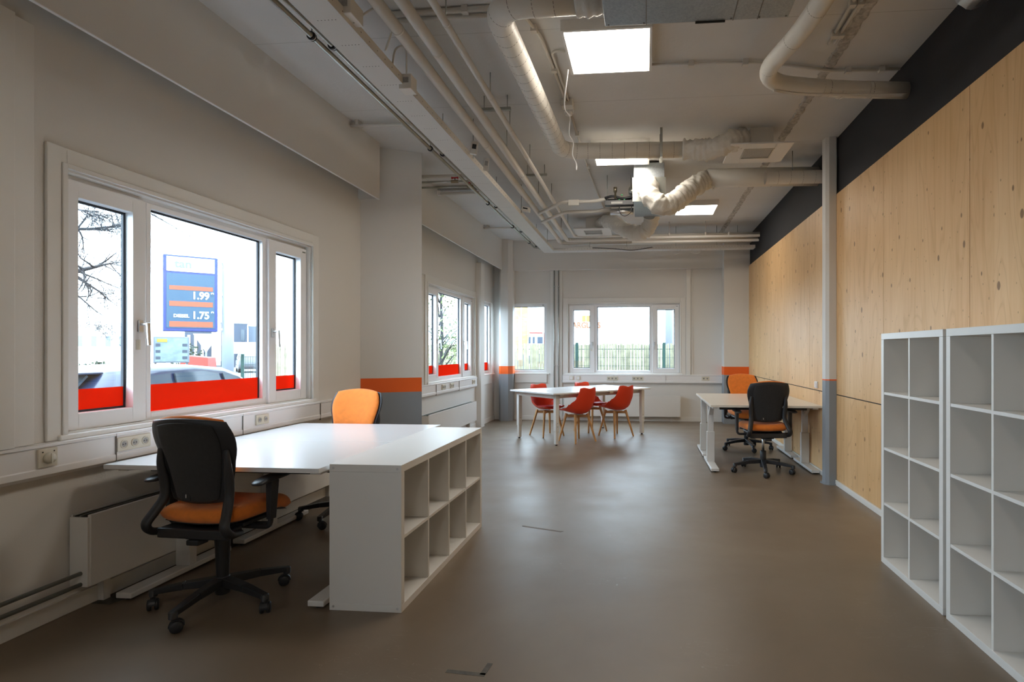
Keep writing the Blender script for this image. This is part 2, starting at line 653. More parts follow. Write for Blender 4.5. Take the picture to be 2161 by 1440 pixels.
def fillet(pts, rad, n=8):
    """round the inner corners of a polyline"""
    P = [Vector(p) for p in pts]
    out = [P[0]]
    for i in range(1, len(P) - 1):
        a, b, c = P[i - 1], P[i], P[i + 1]
        r = min(rad, (a - b).length * 0.49, (c - b).length * 0.49)
        p0 = b + (a - b).normalized() * r
        p1 = b + (c - b).normalized() * r
        for k in range(n + 1):
            t = k / n
            out.append(p0 * (1 - t) ** 2 + b * 2 * t * (1 - t) + p1 * t * t)
    out.append(P[-1])
    return out


def resample(pts, step):
    out = [pts[0].copy()]
    acc = 0
    for a, b in zip(pts[:-1], pts[1:]):
        L = (b - a).length
        if L < 1e-9:
            continue
        d = (b - a) / L
        pos = step - acc
        while pos <= L:
            out.append(a + d * pos)
            pos += step
        acc = (acc + L) % step
    out.append(pts[-1].copy())
    return out


def catmull(pts, n=8):
    P = [Vector(p) for p in pts]
    P = [P[0] * 2 - P[1]] + P + [P[-1] * 2 - P[-2]]
    out = []
    for i in range(1, len(P) - 2):
        for k in range(n):
            t = k / n
            a, b, c, d = P[i - 1], P[i], P[i + 1], P[i + 2]
            out.append(0.5 * ((2 * b) + (c - a) * t + (2 * a - 5 * b + 4 * c - d) * t * t + (3 * b - a - 3 * c + d) * t ** 3))
    out.append(P[-2])
    return out


def text_part(name, body, size, material, parent, loc, rot, extrude=0.004, align='CENTER', xscale=1.0, bold=0.0):
    cu = bpy.data.curves.new(name, 'FONT')
    cu.body = body
    cu.size = size
    cu.extrude = extrude
    cu.offset = bold
    cu.align_x = align
    cu.align_y = 'CENTER'
    cu.materials.append(material)
    t_ = bpy.data.objects.new(name, cu)
    me = bpy.data.meshes.new_from_object(t_)
    bpy.data.objects.remove(t_)
    for v_ in me.vertices:
        v_.co.x *= xscale
    o = bpy.data.objects.new(name, me)
    o.location = loc
    o.rotation_euler = rot
    col.objects.link(o)
    o.parent = parent
    return o


# ============================================================ THE ROOM
T = 0.22
tag(MB().box(XL - T, XR + T, YF - T, YB + T, -0.15, 0).build('floor', M['floor']), kind='structure')
tag(MB().box(XL - T, XR + T, YF - T, YB + T, ZC, ZC + 0.25).build('ceiling', M['ceiling']), kind='structure')


def wall_with_holes(name, axis, inner, outer, a0, a1, z0, z1, holes, material):
    """holes: list of (a0, a1, z0, z1) along the wall"""
    b = MB()

    def bx(p0, p1, q0, q1):
        if p1 - p0 < 1e-6 or q1 - q0 < 1e-6:
            return
        lo, hi = min(inner, outer), max(inner, outer)
        if axis == 'y':
            b.box(lo, hi, p0, p1, q0, q1)
        else:
            b.box(p0, p1, lo, hi, q0, q1)
    cur = a0
    for h0, h1, hz0, hz1 in sorted(holes):
        bx(cur, h0, z0, z1)
        bx(h0, h1, z0, hz0)
        bx(h0, h1, hz1, z1)
        cur = h1
    bx(cur, a1, z0, z1)
    return tag(b.build(name, material), kind='structure')


left_holes = [(-2.60, -0.42, WIN_Z0, WIN_Z1), (2.675, 4.85, WIN_Z0, WIN_Z1), (7.6, 9.77, WIN_Z0, WIN_Z1), (10.2, 11.0, WIN_Z0, WIN_Z1 + 0.015)]
wall_with_holes('wall_left', 'y', XL, XL - T, YF, YB + T, 0, ZC, left_holes, M['wall'])
back_holes = [(-2.66, -1.9, WIN_Z0, WIN_Z1 + 0.015), (-1.485, 0.69, WIN_Z0, WIN_Z1)]
wall_with_holes('wall_back', 'x', YB, YB + T, XL, XR + T, 0, ZC, back_holes, M['wall'])
wall_with_holes('wall_front', 'x', YF, YF - T, XL - T, XR + T, 0, ZC, [], M['wall'])
wr = tag(MB().box(XR, XR + T, YF, YB, 0, ZC).build('wall_right', M['black_wall']), kind='structure')

# plywood cladding: sheets screwed to the right wall
PX = XR - 0.020


def ply(y0, y1, z0, z1):
    MB().box(PX, XR - 0.001, y0 + 0.002, y1 - 0.002, z0, z1).build('plywood_sheet', M['ply'], wr, loc=None)


for y0, y1 in [(-1.28, -0.06), (-0.06, 1.16), (1.16, 2.38), (2.38, 3.6), (3.6, 4.83), (4.83, 5.98), (6.10, 6.91), (6.91, 8.13), (8.13, 9.35), (9.35, 10.80)]:
    ply(y0, y1, 0.918, 2.94)
for y0, y1 in [(-1.28, 0.0), (0.0, 2.44), (2.44, 4.88), (4.88, 5.98), (6.10, 8.54), (8.54, 10.80)]:
    ply(y0, y1, 0.055, 0.908)
MB().box(PX + 0.008, XR - 0.0005, -1.28, 5.98, 0.906, 0.92).box(PX + 0.008, XR - 0.0005, 6.10, 10.8, 0.906, 0.92).build('sheet_joint_gap', M['hole'], wr)

# baseboards
tag(MB().box(PX - 0.012, XR - 0.001, YF, 5.98, 0, 0.052).box(PX - 0.012, XR - 0.001, 6.10, 10.8, 0, 0.052).build('baseboard_right', M['trim'], bevel=0.003), kind='structure')
tag(MB().box(XL + 0.0005, XL + 0.016, YF, 5.74, 0, 0.085).box(XL + 0.0005, XL + 0.016, 6.76, 9.87, 0, 0.085).box(XL + 0.0005, XL + 0.016, 10.09, 11.1, 0, 0.085).build('baseboard_left', M['trim'], bevel=0.003), kind='structure')
tag(MB().box(-2.55, 1.48, YB - 0.016, YB - 0.0005, 0, 0.085).build('baseboard_back', M['trim'], bevel=0.003), kind='structure')

# boxed fascias under the ceiling
FZ = 2.935
fb = MB().box(-2.756, -2.74, YF + 0.001, 5.72, FZ, ZC - 0.0005).box(XL + 0.0005, -2.756, 5.705, 5.72, FZ, ZC - 0.0005)
fb.box(-2.756, -2.74, 6.74, YB - 0.125, FZ, ZC - 0.0005).box(XL + 0.0005, -2.756, 6.74, 6.755, FZ, ZC - 0.0005)
tag(fb.build('trim_1', M['wall']), kind='structure')
tag(MB().box(-2.7395, 1.66, YB - 0.12, YB - 0.0005, FZ, ZC - 0.0005).build('trim_2', M['wall'], bevel=0.004), kind='structure')
# pale edging strips at the foot of the fascias
tag(MB().box(-2.757, -2.738, YF + 0.001, 5.722, FZ - 0.004, FZ).box(-2.757, -2.738, 6.74, YB - 0.125, FZ - 0.004, FZ).build('trim_3', M['pvc']), kind='structure')

# flat wall strips and boards that frame the wall panels
b = MB()
b.box(XL + 0.0005, XL + 0.06, 2.325, 2.395, 0.9, FZ - 0.01)
b.box(XL + 0.0005, XL + 0.035, 2.41, 2.50, 0.9, FZ - 0.01)
b.box(XL + 0.0005, XL + 0.10, 9.87, 10.08, 0.0, FZ - 0.01)
b.box(XL + 0.0005, XL + 0.012, 7.3, 9.87, 2.395, 2.402)
tag(b.build('trim_4', M['trim'], bevel=0.003), kind='structure')
b = MB()
b.box(-1.83, -1.60, YB - 0.035, YB - 0.0005, 0.0, FZ - 0.005)
b.box(0.81, 0.89, YB - 0.035, YB - 0.0005, 0.885, FZ - 0.005)
b.box(0.915, 0.93, YB - 0.02, YB - 0.0005, 0.885, FZ - 0.005)
b.box(-1.60, 0.81, YB - 0.012, YB - 0.0005, 2.39, 2.40)
b.box(-2.54, -1.90, YB - 0.03, YB - 0.0005, 0.735, 0.90)
tag(b.build('trim_5', M['trim'], bevel=0.003), kind='structure')
tag(MB().box(XL + 0.0005, XL + 0.03, 10.09, 10.85, 0.735, 0.90).build('trim_6', M['trim'], bevel=0.003), kind='structure')
# the rough strip of a broken-away wall on the ceiling
rs = MB()
n_ = 220
random.seed(3)
L_, R_ = [], []
for i in range(n_ + 1):
    y = 2.2 + i * (8.7 / n_)
    xc = 1.40
    L_.append((xc - 0.028 + random.uniform(-0.008, 0.008), y, ZC - 0.002 - random.uniform(0, 0.016)))
    R_.append((xc + 0.028 + random.uniform(-0.008, 0.008), y, ZC - 0.002 - random.uniform(0, 0.016)))
rings = [[Vector((l[0] - 0.012, l[1], ZC - 0.0002)), Vector(l), Vector(r_), Vector((r_[0] + 0.012, r_[1], ZC - 0.0002))] for l, r_ in zip(L_, R_)]
rs.rings(rings, True, False)
tag(rs.build('trim_7', M['rough']), kind='structure')


# pillars (stacked paint: grey foot, orange band, white above)
def pillar(name, poly, label, z_band=(0.912, 1.065), top=ZC, foot=None, band=True):
    cx_ = sum(p[0] for p in poly) / len(poly)
    cy_ = sum(p[1] for p in poly) / len(poly)
    r = empty(name, (cx_, cy_, 0), label=label, cat='pillar', kind='structure')
    loc = [(p[0] - cx_, p[1] - cy_) for p in poly]
    MB().prism(loc, 0.0, z_band[0]).build('grey_base_coat', M['grey_paint'], r)
    if band:
        MB().prism(loc, z_band[0], z_band[1]).build('orange_band', M['orange_paint'], r)
    MB().prism(loc, z_band[1], top - 0.0005).build('shaft', M['wall'], r)
    if foot:
        MB().prism([(p[0] * foot, p[1] * foot) for p in loc], 0.0, 0.012).build('floor_collar', M['grey_paint'], r)
    return r


pillar('pillar', [(XL + 0.001, 5.75), (-2.42, 6.05), (-2.60, 6.46), (XL + 0.001, 6.72)], 'angled white wall pillar with orange band and grey foot behind the near desks')
pillar('pillar', [(-2.83, 10.98), (-2.77, 10.87), (-2.62, 10.86), (-2.55, 10.95), (-2.55, YB - 0.001), (-2.83, YB - 0.001)], 'slim faceted pillar with orange band in the far left corner between two windows')
pillar('pillar', [(1.483, 10.80), (XR - 0.001, 10.80), (XR - 0.001, YB - 0.001), (1.483, YB - 0.001)], 'flat white pier with orange band in the far right corner')
pc = pillar('pillar', [(1.835, 5.99), (1.865, 5.965), (XR - 0.022, 5.965), (XR - 0.002, 6.0), (XR - 0.002, 6.10), (1.84, 6.10), (1.825, 6.06)],
            'narrow faceted column on the plywood wall, white over blue-grey', z_band=(1.055, 1.068), foot=1.3)


# ------------------------------------------------------------ windows
def ring_frame(b, u0, u1, z0, z1, w, n0, n1, wt=None, wb=None):
    """rectangular ring: u along wall, n depth from the inner wall face outward"""
    wt = w if wt is None else wt
    wb = w if wb is None else wb
    b.box(u0, u0 + w, n0, n1, z0, z1)
    b.box(u1 - w, u1, n0, n1, z0, z1)
    b.box(u0 + w, u1 - w, n0, n1, z0, z0 + wb)
    b.box(u0 + w, u1 - w, n0, n1, z1 - wt, z1)


def orient(ob, wall):
    return ob


def make_window(num, wall, start, width, kind, label, film, casing=True):
    """local frame: x along the wall, y outward, z up from the floor"""
    if wall == 'left':
        r = empty('window_%d' % num, (XL, start, 0), PI / 2, label, 'window', kind='structure')
    else:
        r = empty('window_%d' % num, (start, YB, 0), 0, label, 'window', kind='structure')
    z0, z1 = WIN_Z0, WIN_Z1 + (0 if kind == 'triple' else 0.015)
    w = width
    n0, n1 = 0.055, 0.125      # fixed frame depth range
    g = 0.085

    def pane(u0, u1, a0, a1, par, filmz):
        # black gasket line, pane, film on the pane
        gb = MB()
        ring_frame(gb, u0 - 0.004, u1 + 0.004, a0 - 0.004, a1 + 0.004, 0.016, g - 0.004, g + 0.012)
        gb.build('gasket', M['gasket'], par)
        MB().box(u0 + 0.002, u1 - 0.002, g, g + 0.006, a0 + 0.002, a1 - 0.002).build('pane', M['glass'], par)
        if filmz:
            MB().box(u0 + 0.006, u1 - 0.006, g - 0.003, g - 0.001, a0 + 0.01, filmz).build('red_film', M['film'], par)

    def handle(u, z, par, side):
        h = MB().box(u - 0.016, u + 0.016, 0.02, 0.03, z - 0.035, z + 0.035)
        h.tube([(u, 0.03, z + 0.012), (u, -0.02, z + 0.012)], 0.009, 10)
        h.bar((u, -0.022, z + 0.02), (u, -0.03, z - 0.115), 0.022, 0.013, 0.018, 0.011, up=(0, 1, 0))
        h.build('handle', M['chrome'], par, bevel=0.002)
    if kind == 'triple':
        fr = MB()
        ring_frame(fr, 0.0, w, z0, z1, 0.055, n0, n1)
        fr.box(0.485, 0.545, n0, n1, z0 + 0.055, z1 - 0.055)
        fr.box(1.625, 1.685, n0, n1, z0 + 0.055, z1 - 0.055)
        fr.build('frame', M['pvc'], r, bevel=0.003)
        # bead of the fixed middle light
        bd = MB()
        ring_frame(bd, 0.54, 1.63, z0 + 0.02, z1 - 0.028, 0.030, 0.05, 0.083)
        bd.build('glazing_bead', M['pvc'], r, bevel=0.003)
        pane(0.572, 1.600, 0.968, 2.228, r, 1.145 if film else None)
        for u0, u1, hs in ((0.012, 0.515, 1), (1.650, w - 0.012, 0)):
            s_ = MB()
            ring_frame(s_, u0, u1, z0 + 0.008, z1 - 0.03, 0.088, 0.03, 0.088)
            so = s_.build('sash', M['pvc'], r, bevel=0.005)
            pane(u0 + 0.088, u1 - 0.088, z0 + 0.096, z1 - 0.118, so, 1.145 if film else None)
            handle(u1 - 0.042 if hs else u0 + 0.042, 1.50, so, hs)
        MB().box(w - 0.075, w - 0.035, 0.027, 0.031, z1 - 0.065, z1 - 0.055).build('maker_badge', M['greypipe'], r)
        # sticker by the first handle
        MB().box(0.445, 0.475, 0.0275, 0.0305, 1.36, 1.42).build('sticker', M['socket'], r)
    else:
        fr = MB()
        ring_frame(fr, 0.0, w, z0, z1, 0.05, n0, n1)
        fr.build('frame', M['pvc'], r, bevel=0.003)
        bd = MB()
        ring_frame(bd, 0.03, w - 0.03, z0 + 0.022, z1 - 0.028, 0.035, 0.045, 0.083)
        bd.build('glazing_bead', M['pvc'], r, bevel=0.003)
        pane(0.062, w - 0.062, z0 + 0.055, z1 - 0.062, r, 1.14 if film else None)
        MB().box(w - 0.105, w - 0.07, 0.042, 0.046, z1 - 0.045, z1 - 0.03).build('maker_badge', M['greypipe'], r)
    # inner reveal boards and the flat casing on the wall
    rv = MB()
    t = 0.012
    rv.box(-0.0, w, -0.0, n0, z0, z0 + 0.006).box(0, w, 0, n0, z1 - 0.006, z1)
    rv.box(0, 0.006, 0, n0, z0, z1).box(w - 0.006, w, 0, n0, z0, z1)
    rv.build('reveal', M['trim'], r)
    if casing:
        c_ = MB()
        ring_frame(c_, -0.10, w + 0.105, 0.90, z1 + 0.11, 0.098, -0.016, -0.0006, wt=0.105, wb=0.02)
        c_.build('casing', M['trim'], r, bevel=0.004)
        c2 = MB()
        ring_frame(c2, -0.028, w + 0.028, 0.903, z1 + 0.03, 0.026, -0.024, -0.0162, wb=0.018)
        c2.build('casing_bead', M['trim'], r, bevel=0.003)
    # sill board
    MB().box(-0.05, w + 0.05, -0.035, 0.05, z0 - 0.028, z0 - 0.001).build('sill_board', M['trim'], r, bevel=0.006)
    # outer sill and rebate
    MB().box(-0.0, w, 0.126, 0.26, z0 - 0.01, z0 + 0.012).build('outer_sill', M['grey_paint'], r)
    return r


make_window(1, 'left', 2.675, 2.175, 'triple', 'large nearest window with red film along the bottom, beside the near desks', True)
make_window(2, 'left', 7.60, 2.17, 'triple', 'window with red film beyond the left pillar, green tree outside', True)
make_window(3, 'left', 10.2, 0.8, 'single', 'narrow window with red film in the far left corner on the left wall', True, casing=False)
make_window(4, 'back', -2.66, 0.76, 'single', 'small single window on the far wall beside the corner pillar', False, casing=False)
make_window(5, 'back', -1.485, 2.175, 'triple', 'wide three-part window on the far wall behind the red chairs', False)
make_window(6, 'left', -2.60, 2.18, 'triple', 'added unseen window on the left wall behind the camera', True)  # added out of view to bring more daylight onto the near floor


# ============================================================ cable trunking, sockets
def trunking(name, wall, a0, a1, label, endcap=True):
    if wall == 'left':
        r = empty(name, (XL, a0, 0.73), PI / 2, label, 'cable trunking', 'cable trunking under the windows')
    else:
        r = empty(name, (a0, YB, 0.73), 0, label, 'cable trunking', 'cable trunking under the windows')
    L = a1 - a0
    b = MB()
    # local: x along, y outward from room (negative = into room)
    prof = [(-0.0008, 0.0), (-0.045, 0.0), (-0.063, 0.018), (-0.063, 0.048), (-0.058, 0.052), (-0.058, 0.150), (-0.066, 0.154), (-0.066, 0.168), (-0.0008, 0.168)]
    rings = [[Vector((x, p[0], p[1])) for p in prof] for x in (0, L)]
    b.rings(rings, True, False)
    b.build('channel', M['pvc'], r, bevel=0.0015)
    j = MB()
    x = 0.0
    xs = []
    while x < L - 0.3:
        xs.append(x)
        x += 1.0
    for x in xs[1:]:
        MB().box(x, x + 0.002, -0.0664, -0.04, 0.002, 0.166).build('joint_line', M['seam'], r)
    return r


trunking('cable_trunking', 'left', YF + 0.1, 5.74, 'long white cable trunking below the nearest window')
trunking('cable_trunking', 'left', 6.78, 9.75, 'white cable trunking below the window beyond the pillar')
trunking('cable_trunking', 'back', -1.585, 1.53, 'white cable trunking along the far wall behind the red chairs')


def socket_plate(n, name, wall, a, z, label, group='wall sockets on the trunking', switch=False, depth=0.058, gang=0.068):
    """n gangs side by side; local x along wall, -y into the room"""
    w = n * gang + 0.008
    if wall == 'left':
        r = empty(name, (XL + depth, a, z), PI / 2, label, 'socket', group)
    elif wall == 'back':
        r = empty(name, (a, YB - depth, z), 0, label, 'socket', group)
    else:
        r = empty(name, (PX, a, z), -PI / 2, label, 'socket', group)
    MB().box(-w / 2, w / 2, -0.012, -0.0005, -0.038, 0.038).build('cover_plate', M['socket'] if wall != 'right' else M['pvc'], r, bevel=0.003)
    for i in range(n):
        cx_ = -w / 2 + 0.004 + gang * (i + 0.5)
        if switch:
            MB().box(cx_ - gang * 0.36, cx_ + gang * 0.36, -0.017, -0.0125, -0.028, 0.028).build('rocker', M['pvc'], r, bevel=0.002)
        else:
            o = MB().lathe([(0.0235, -0.0125), (0.0235, -0.0155), (0.021, -0.0155), (0.0195, -0.005), (0.001, -0.005)][::-1], (cx_, 0, 0), 20, 'y')
            oo = o.build('outlet', M['socket'], r)
            MB().lathe([(0.0165, -0.0135), (0.0165, -0.0132)], (cx_, 0, 0), 16, 'y').build('recess', M['grille'], oo)
            MB().lathe([(0.003, -0.0145), (0.003, -0.0136)], (cx_ - 0.008, 0, 0), 8, 'y').lathe([(0.003, -0.0145), (0.003, -0.0136)], (cx_ + 0.008, 0, 0), 8, 'y').build('pin_holes', M['hole'], oo)
    return r


socket_plate(3, 'triple_socket', 'left', 3.01, 0.832, 'triple socket on the near trunking behind the black-backed chair')
socket_plate(2, 'double_socket', 'left', 4.11, 0.832, 'double socket on the near trunking above the desk')
socket_plate(2, 'double_socket', 'left', 8.08, 0.832, 'left double socket under the second window', gang=0.072)
socket_plate(2, 'double_socket', 'left', 8.44, 0.832, 'middle double socket under the second window', gang=0.072)
socket_plate(2, 'double_socket', 'left', 9.55, 0.832, 'double socket at the far end of the trunking under the second window')
socket_plate(1, 'switch_plate', 'back', -1.41, 0.832, 'left one of two flat switch plates on the far trunking', 'switch plates', True, gang=0.07)
socket_plate(1, 'switch_plate', 'back', -1.275, 0.832, 'right one of two flat switch plates on the far trunking', 'switch plates', True, gang=0.07)
socket_plate(3, 'triple_socket', 'back', -0.61, 0.827, 'left triple socket under the wide far window')
socket_plate(3, 'triple_socket', 'back', -0.12, 0.827, 'right triple socket under the wide far window')
socket_plate(2, 'double_socket', 'back', 1.17, 0.83, 'double socket at the right end of the far trunking')
socket_plate(2, 'wall_switch', 'right', 6.63, 0.975, 'white double switch plate on the plywood wall by the right desks', 'switch plates', True, gang=0.045)

# rotary thermostat dial on the near trunking
r = empty('thermostat_dial', (XL + 0.058, 2.535, 0.832), PI / 2, 'cream rotary dial plate on the trunking left of the nearest window', 'thermostat')
MB().box(-0.045, 0.045, -0.012, -0.0005, -0.045, 0.045).build('cover_plate', M['socket'], r, bevel=0.003)
MB().lathe([(0.001, -0.030), (0.024, -0.030), (0.026, -0.0125), (0.001, -0.0125)], (0, 0, -0.003), 24, 'y').box(-0.004, 0.004, -0.034, -0.029, -0.027, 0.021).build('knob', M['socket'], r)
MB().box(-0.03, -0.024, -0.0135, -0.0122, 0.026, 0.032).box(0.024, 0.03, -0.0135, -0.0122, 0.026, 0.032).build('scale_mark', M['hole'], r)


# ============================================================ radiators
def radiator(wall, a0, a1, z0, z1, label, depth=0.118):
    if wall == 'left':
        r = empty('radiator', (XL, a0, z0), PI / 2, label, 'radiator', 'convector radiators below the windows')
    else:
        r = empty('radiator', (a0, YB, z0), 0, label, 'radiator', 'convector radiators below the windows')
    L, H = a1 - a0, z1 - z0
    MB().box(0.012, L - 0.012, -depth, -depth + 0.018, 0, H).build('front_panel', M['steel_white'], r, bevel=0.004)
    MB().box(0, 0.012, -depth + 0.004, -0.012, 0, H - 0.012).build('end_panel', M['steel_white'], r, bevel=0.002)
    MB().box(L - 0.012, L, -depth + 0.004, -0.012, 0, H - 0.012).build('end_panel', M['steel_white'], r, bevel=0.002)
    MB().box(0.012, L - 0.012, -0.016, -0.010, 0.0, H).build('back_plate', M['steel_white'], r)
    fins = MB()
    x = 0.03
    while x < L - 0.03:
        fins.box(x, x + 0.003, -depth + 0.02, -0.018, 0.25 * H, H - 0.018)
        x += 0.022
    fins.build('convector_fins', M['dust'], r)
    MB().box(0.012, L - 0.012, -0.028, -0.018, H - 0.012, H - 0.006).box(0.012, L - 0.012, -depth + 0.055, -depth + 0.062, H - 0.012, H - 0.006).build('top_rail', M['galv_pipe'], r)
    for xb in (0.15, L - 0.19):
        MB().box(xb, xb + 0.04, -0.05, -0.012, -z0 + 0.0005, 0.0).build('bracket', M['steel_white'], r)
    return r


radiator('left', 2.69, 5.25, 0.135, 0.505, 'long white convector radiator under the nearest window beside the desks')
radiator('left', 7.36, 9.55, 0.17, 0.50, 'white convector radiator under the second window beyond the pillar')
radiator('back', -1.55, 0.70, 0.095, 0.50, 'wide white convector radiator on the far wall behind the red chairs')
g1 = MB()
g1.tube([(XL + 0.075, YF + 0.2, 0.205), (XL + 0.075, 2.70, 0.205)], 0.0105, 12)
tag(g1.build('heating_pipe', M['greypipe'], loc=(XL + 0.075, YF + 0.2, 0.205)), 'upper grey heating pipe running into the near radiator', 'pipe', 'grey heating pipes at the near radiator')
g1 = MB()
g1.tube([(XL + 0.075, YF + 0.2, 0.148), (XL + 0.075, 2.70, 0.148)], 0.0105, 12)
tag(g1.build('heating_pipe', M['greypipe'], loc=(XL + 0.075, YF + 0.2, 0.148)), 'lower grey heating pipe running into the near radiator', 'pipe', 'grey heating pipes at the near radiator')
# dust patch under the near radiator
dp = MB()
random.seed(11)
pts = []
for i in range(40):
    t = i / 39
    pts.append((XL + 0.10 + 0.05 * noise.noise(Vector((t * 9, 0, 0))) + 0.03, 2.80 + 2.4 * t))
pts2 = [(XL + 0.018, p[1]) for p in pts[::-1]]
dp.prism(pts + pts2, 0.0, 0.002)
tag(dp.build('dust_patch', M['dust'], loc=(XL + 0.05, 2.80, 0)), 'dark dust and grime on the floor under the near radiator', 'dust', kind='stuff')


# ============================================================ cube shelving
def cube_shelf(loc, rz, cols, rows, label, group=None):
    """front opening faces local -y; origin at the middle of the foot"""
    t, ti = 0.038, 0.016
    cell = 0.335
    D = 0.39
    Wd = 2 * t + cols * cell + (cols - 1) * ti
    Hh = 2 * t + rows * cell + (rows - 1) * ti
    r = empty('cube_shelf', loc, rz, label, 'shelf', group)
    MB().box(-Wd / 2, Wd / 2, -D / 2, D / 2, Hh - t, Hh).build('top_panel', M['melamine'], r, bevel=0.0015)
    MB().box(-Wd / 2, Wd / 2, -D / 2, D / 2, 0, t).build('bottom_panel', M['melamine'], r, bevel=0.0015)
    for s in (-1, 1):
        x0, x1 = sorted((s * Wd / 2, s * (Wd / 2 - t)))
        MB().box(x0, x1, -D / 2, D / 2, t + 0.0004, Hh - t - 0.0004).build('side_panel', M['melamine'], r, bevel=0.0015)
    for k in range(1, rows):
        z = t + k * cell + (k - 1) * ti
        MB().box(-Wd / 2 + t, Wd / 2 - t, -D / 2 + 0.003, D / 2 - 0.003, z, z + ti).build('shelf_board', M['melamine'], r)
    for c in range(1, cols):
        x = -Wd / 2 + t + c * cell + (c - 1) * ti
        for k in range(rows):
            z = t + k * (cell + ti)
            MB().box(x, x + ti, -D / 2 + 0.003, D / 2 - 0.003, z + 0.0003, z + cell - 0.0003).build('divider', M['melamine'], r)
    for s in (-1, 1):
        for y in (-D / 2 + 0.022, D / 2 - 0.022):
            for z in (0.02, Hh - 0.02):
                MB().lathe([(0.0065, s * (Wd / 2) - 0.001 * s), (0.0065, s * (Wd / 2 + 0.0012))], (0, y, z), 12, 'x').build('screw_cap', M['chrome'], r)
    return r


cube_shelf((-1.4405, 3.575, 0), PI / 2, 4, 2, 'low white cube shelf standing on its long side against the near desks')
cube_shelf((1.715, 3.448, 0), -PI / 2, 2, 4, 'upright white cube shelf nearer the column, left of the pair', 'upright cube shelves by the plywood wall')
cube_shelf((1.715, 2.655, 0), -PI / 2, 2, 4, 'upright white cube shelf cut by the right picture edge', 'upright cube shelves by the plywood wall')


# ============================================================ desks
def tfoot_desk(x0, x1, y0, y1, z, label, front, top_mat, group):
    """T-foot desk; front = -1 if the user sits at the y0 side"""
    cx_, cy_ = (x0 + x1) / 2, (y0 + y1) / 2
    r = empty('desk', (cx_, cy_, 0), 0, label, 'desk', group)
    w, d = x1 - x0, y1 - y0
    MB().box(-w / 2, w / 2, -d / 2, d / 2, z - 0.025, z).build('desk_top', top_mat, r, bevel=0.002)
    # black beam under the top
    MB().box(-w / 2 + 0.12, w / 2 - 0.12, -0.03 + front * d * 0.28, 0.03 + front * d * 0.28, z - 0.066, z - 0.0255).box(-w / 2 + 0.12, w / 2 - 0.12, -0.03 - front * d * 0.25, 0.03 - front * d * 0.25, z - 0.066, z - 0.0255).build('cross_beam', M['black'], r)
    for s in (-1, 1):
        x = s * (w / 2 - 0.055)
        yc = -front * 0.05
        lg = MB()
        lg.box(x - 0.045, x + 0.045, yc - 0.03, yc + 0.03, 0.045, 0.40)
        lo = lg.build('leg', M['steel_white'], r, bevel=0.004)
        MB().box(x - 0.034, x + 0.034, yc - 0.022, yc + 0.022, 0.40, z - 0.06).build('leg_extension', M['steel_white'], lo, bevel=0.003)
        # slanted head bracket
        MB().bar((x, yc, z - 0.16), (x, yc + front * 0.16, z - 0.035), 0.05, 0.03).box(x - 0.03, x + 0.03, -d / 2 + 0.06, d / 2 - 0.06, z - 0.045, z - 0.0255).build('head_bracket', M['steel_white'], lo, bevel=0.003)
        MB().box(x - 0.045, x + 0.045, -d / 2 + 0.06, d / 2 - 0.06, 0.014, 0.045).build('foot', M['steel_white'], r, bevel=0.005)
        for y in (-d / 2 + 0.10, d / 2 - 0.10):
            MB().lathe([(0.018, 0.0), (0.018, 0.014)], (x, y, 0), 14).build('foot_glide', M['black'], r)
        MB().lathe([(0.005, -s * 0.001), (0.005, -s * 0.003)], (x - s * 0.045, yc, 0.20), 10, 'x').build('set_screw', M['chrome'], r)
    return r


tfoot_desk(-2.855, -1.655, 2.78, 3.655, 0.75, 'white desk in front at the nearest window, black-backed chair at it', -1, M['desktop'], 'near pair of white desks')
tfoot_desk(-2.855, -1.655, 3.66, 4.54, 0.75, 'white desk behind it at the nearest window, next to the orange-fronted chair', 1, M['desktop'], 'near pair of white desks')
tfoot_desk(0.735, 1.932, 6.40, 7.295, 0.757, 'cream-topped desk at the plywood wall, nearer of the pair', -1, M['desktop_warm'], 'pair of desks at the plywood wall')
tfoot_desk(0.735, 1.932, 7.30, 8.19, 0.757, 'cream-topped desk at the plywood wall, further of the pair', 1, M['desktop_warm'], 'pair of desks at the plywood wall')

# meeting table, turned 46 degrees
TA = math.radians(46)
r = empty('meeting_table', (-0.985, 9.06, 0), TA, 'long white four-leg table turned at an angle among the red chairs', 'table')
TL, TW, TZ = 1.98, 1.12, 0.755
MB().box(-TL / 2, TL / 2, -TW / 2, TW / 2, TZ - 0.022, TZ).build('table_top', M['desktop'], r, bevel=0.002)
MB().box(-TL / 2 + 0.14, TL / 2 - 0.14, -TW / 2 + 0.13, -TW / 2 + 0.16, TZ - 0.085, TZ - 0.03).box(-TL / 2 + 0.14, TL / 2 - 0.14, TW / 2 - 0.16, TW / 2 - 0.13, TZ - 0.085, TZ - 0.03).build('side_rail', M['steel_white'], r, bevel=0.003)
for sx in (-1, 1):
    MB().box(sx * 0.875 - 0.03, sx * 0.875 + 0.03, -TW / 2 + 0.08, TW / 2 - 0.08, TZ - 0.085, TZ - 0.03).build('end_rail', M['steel_white'], r, bevel=0.004)
    for sy in (-1, 1):
        x, y = sx * 0.875, sy * 0.475
        lo = MB().box(x - 0.03, x + 0.03, y - 0.03, y + 0.03, 0.20, TZ - 0.031).build('leg', M['steel_white'], r, bevel=0.004)
        MB().box(x - 0.025, x + 0.025, y - 0.025, y + 0.025, 0.018, 0.20).build('leg_insert', M['steel_white'], lo, bevel=0.003)
        MB().lathe([(0.016, 0), (0.016, 0.018)], (x, y, 0), 12).build('glide', M['black'], lo)
        MB().lathe([(0.005, 0), (0.005, 0.003)], (x, y - 0.033, 0.32), 8, 'y').lathe([(0.005, 0), (0.005, 0.003)], (x, y - 0.033, 0.27), 8, 'y').build('screw', M['greypipe'], lo)
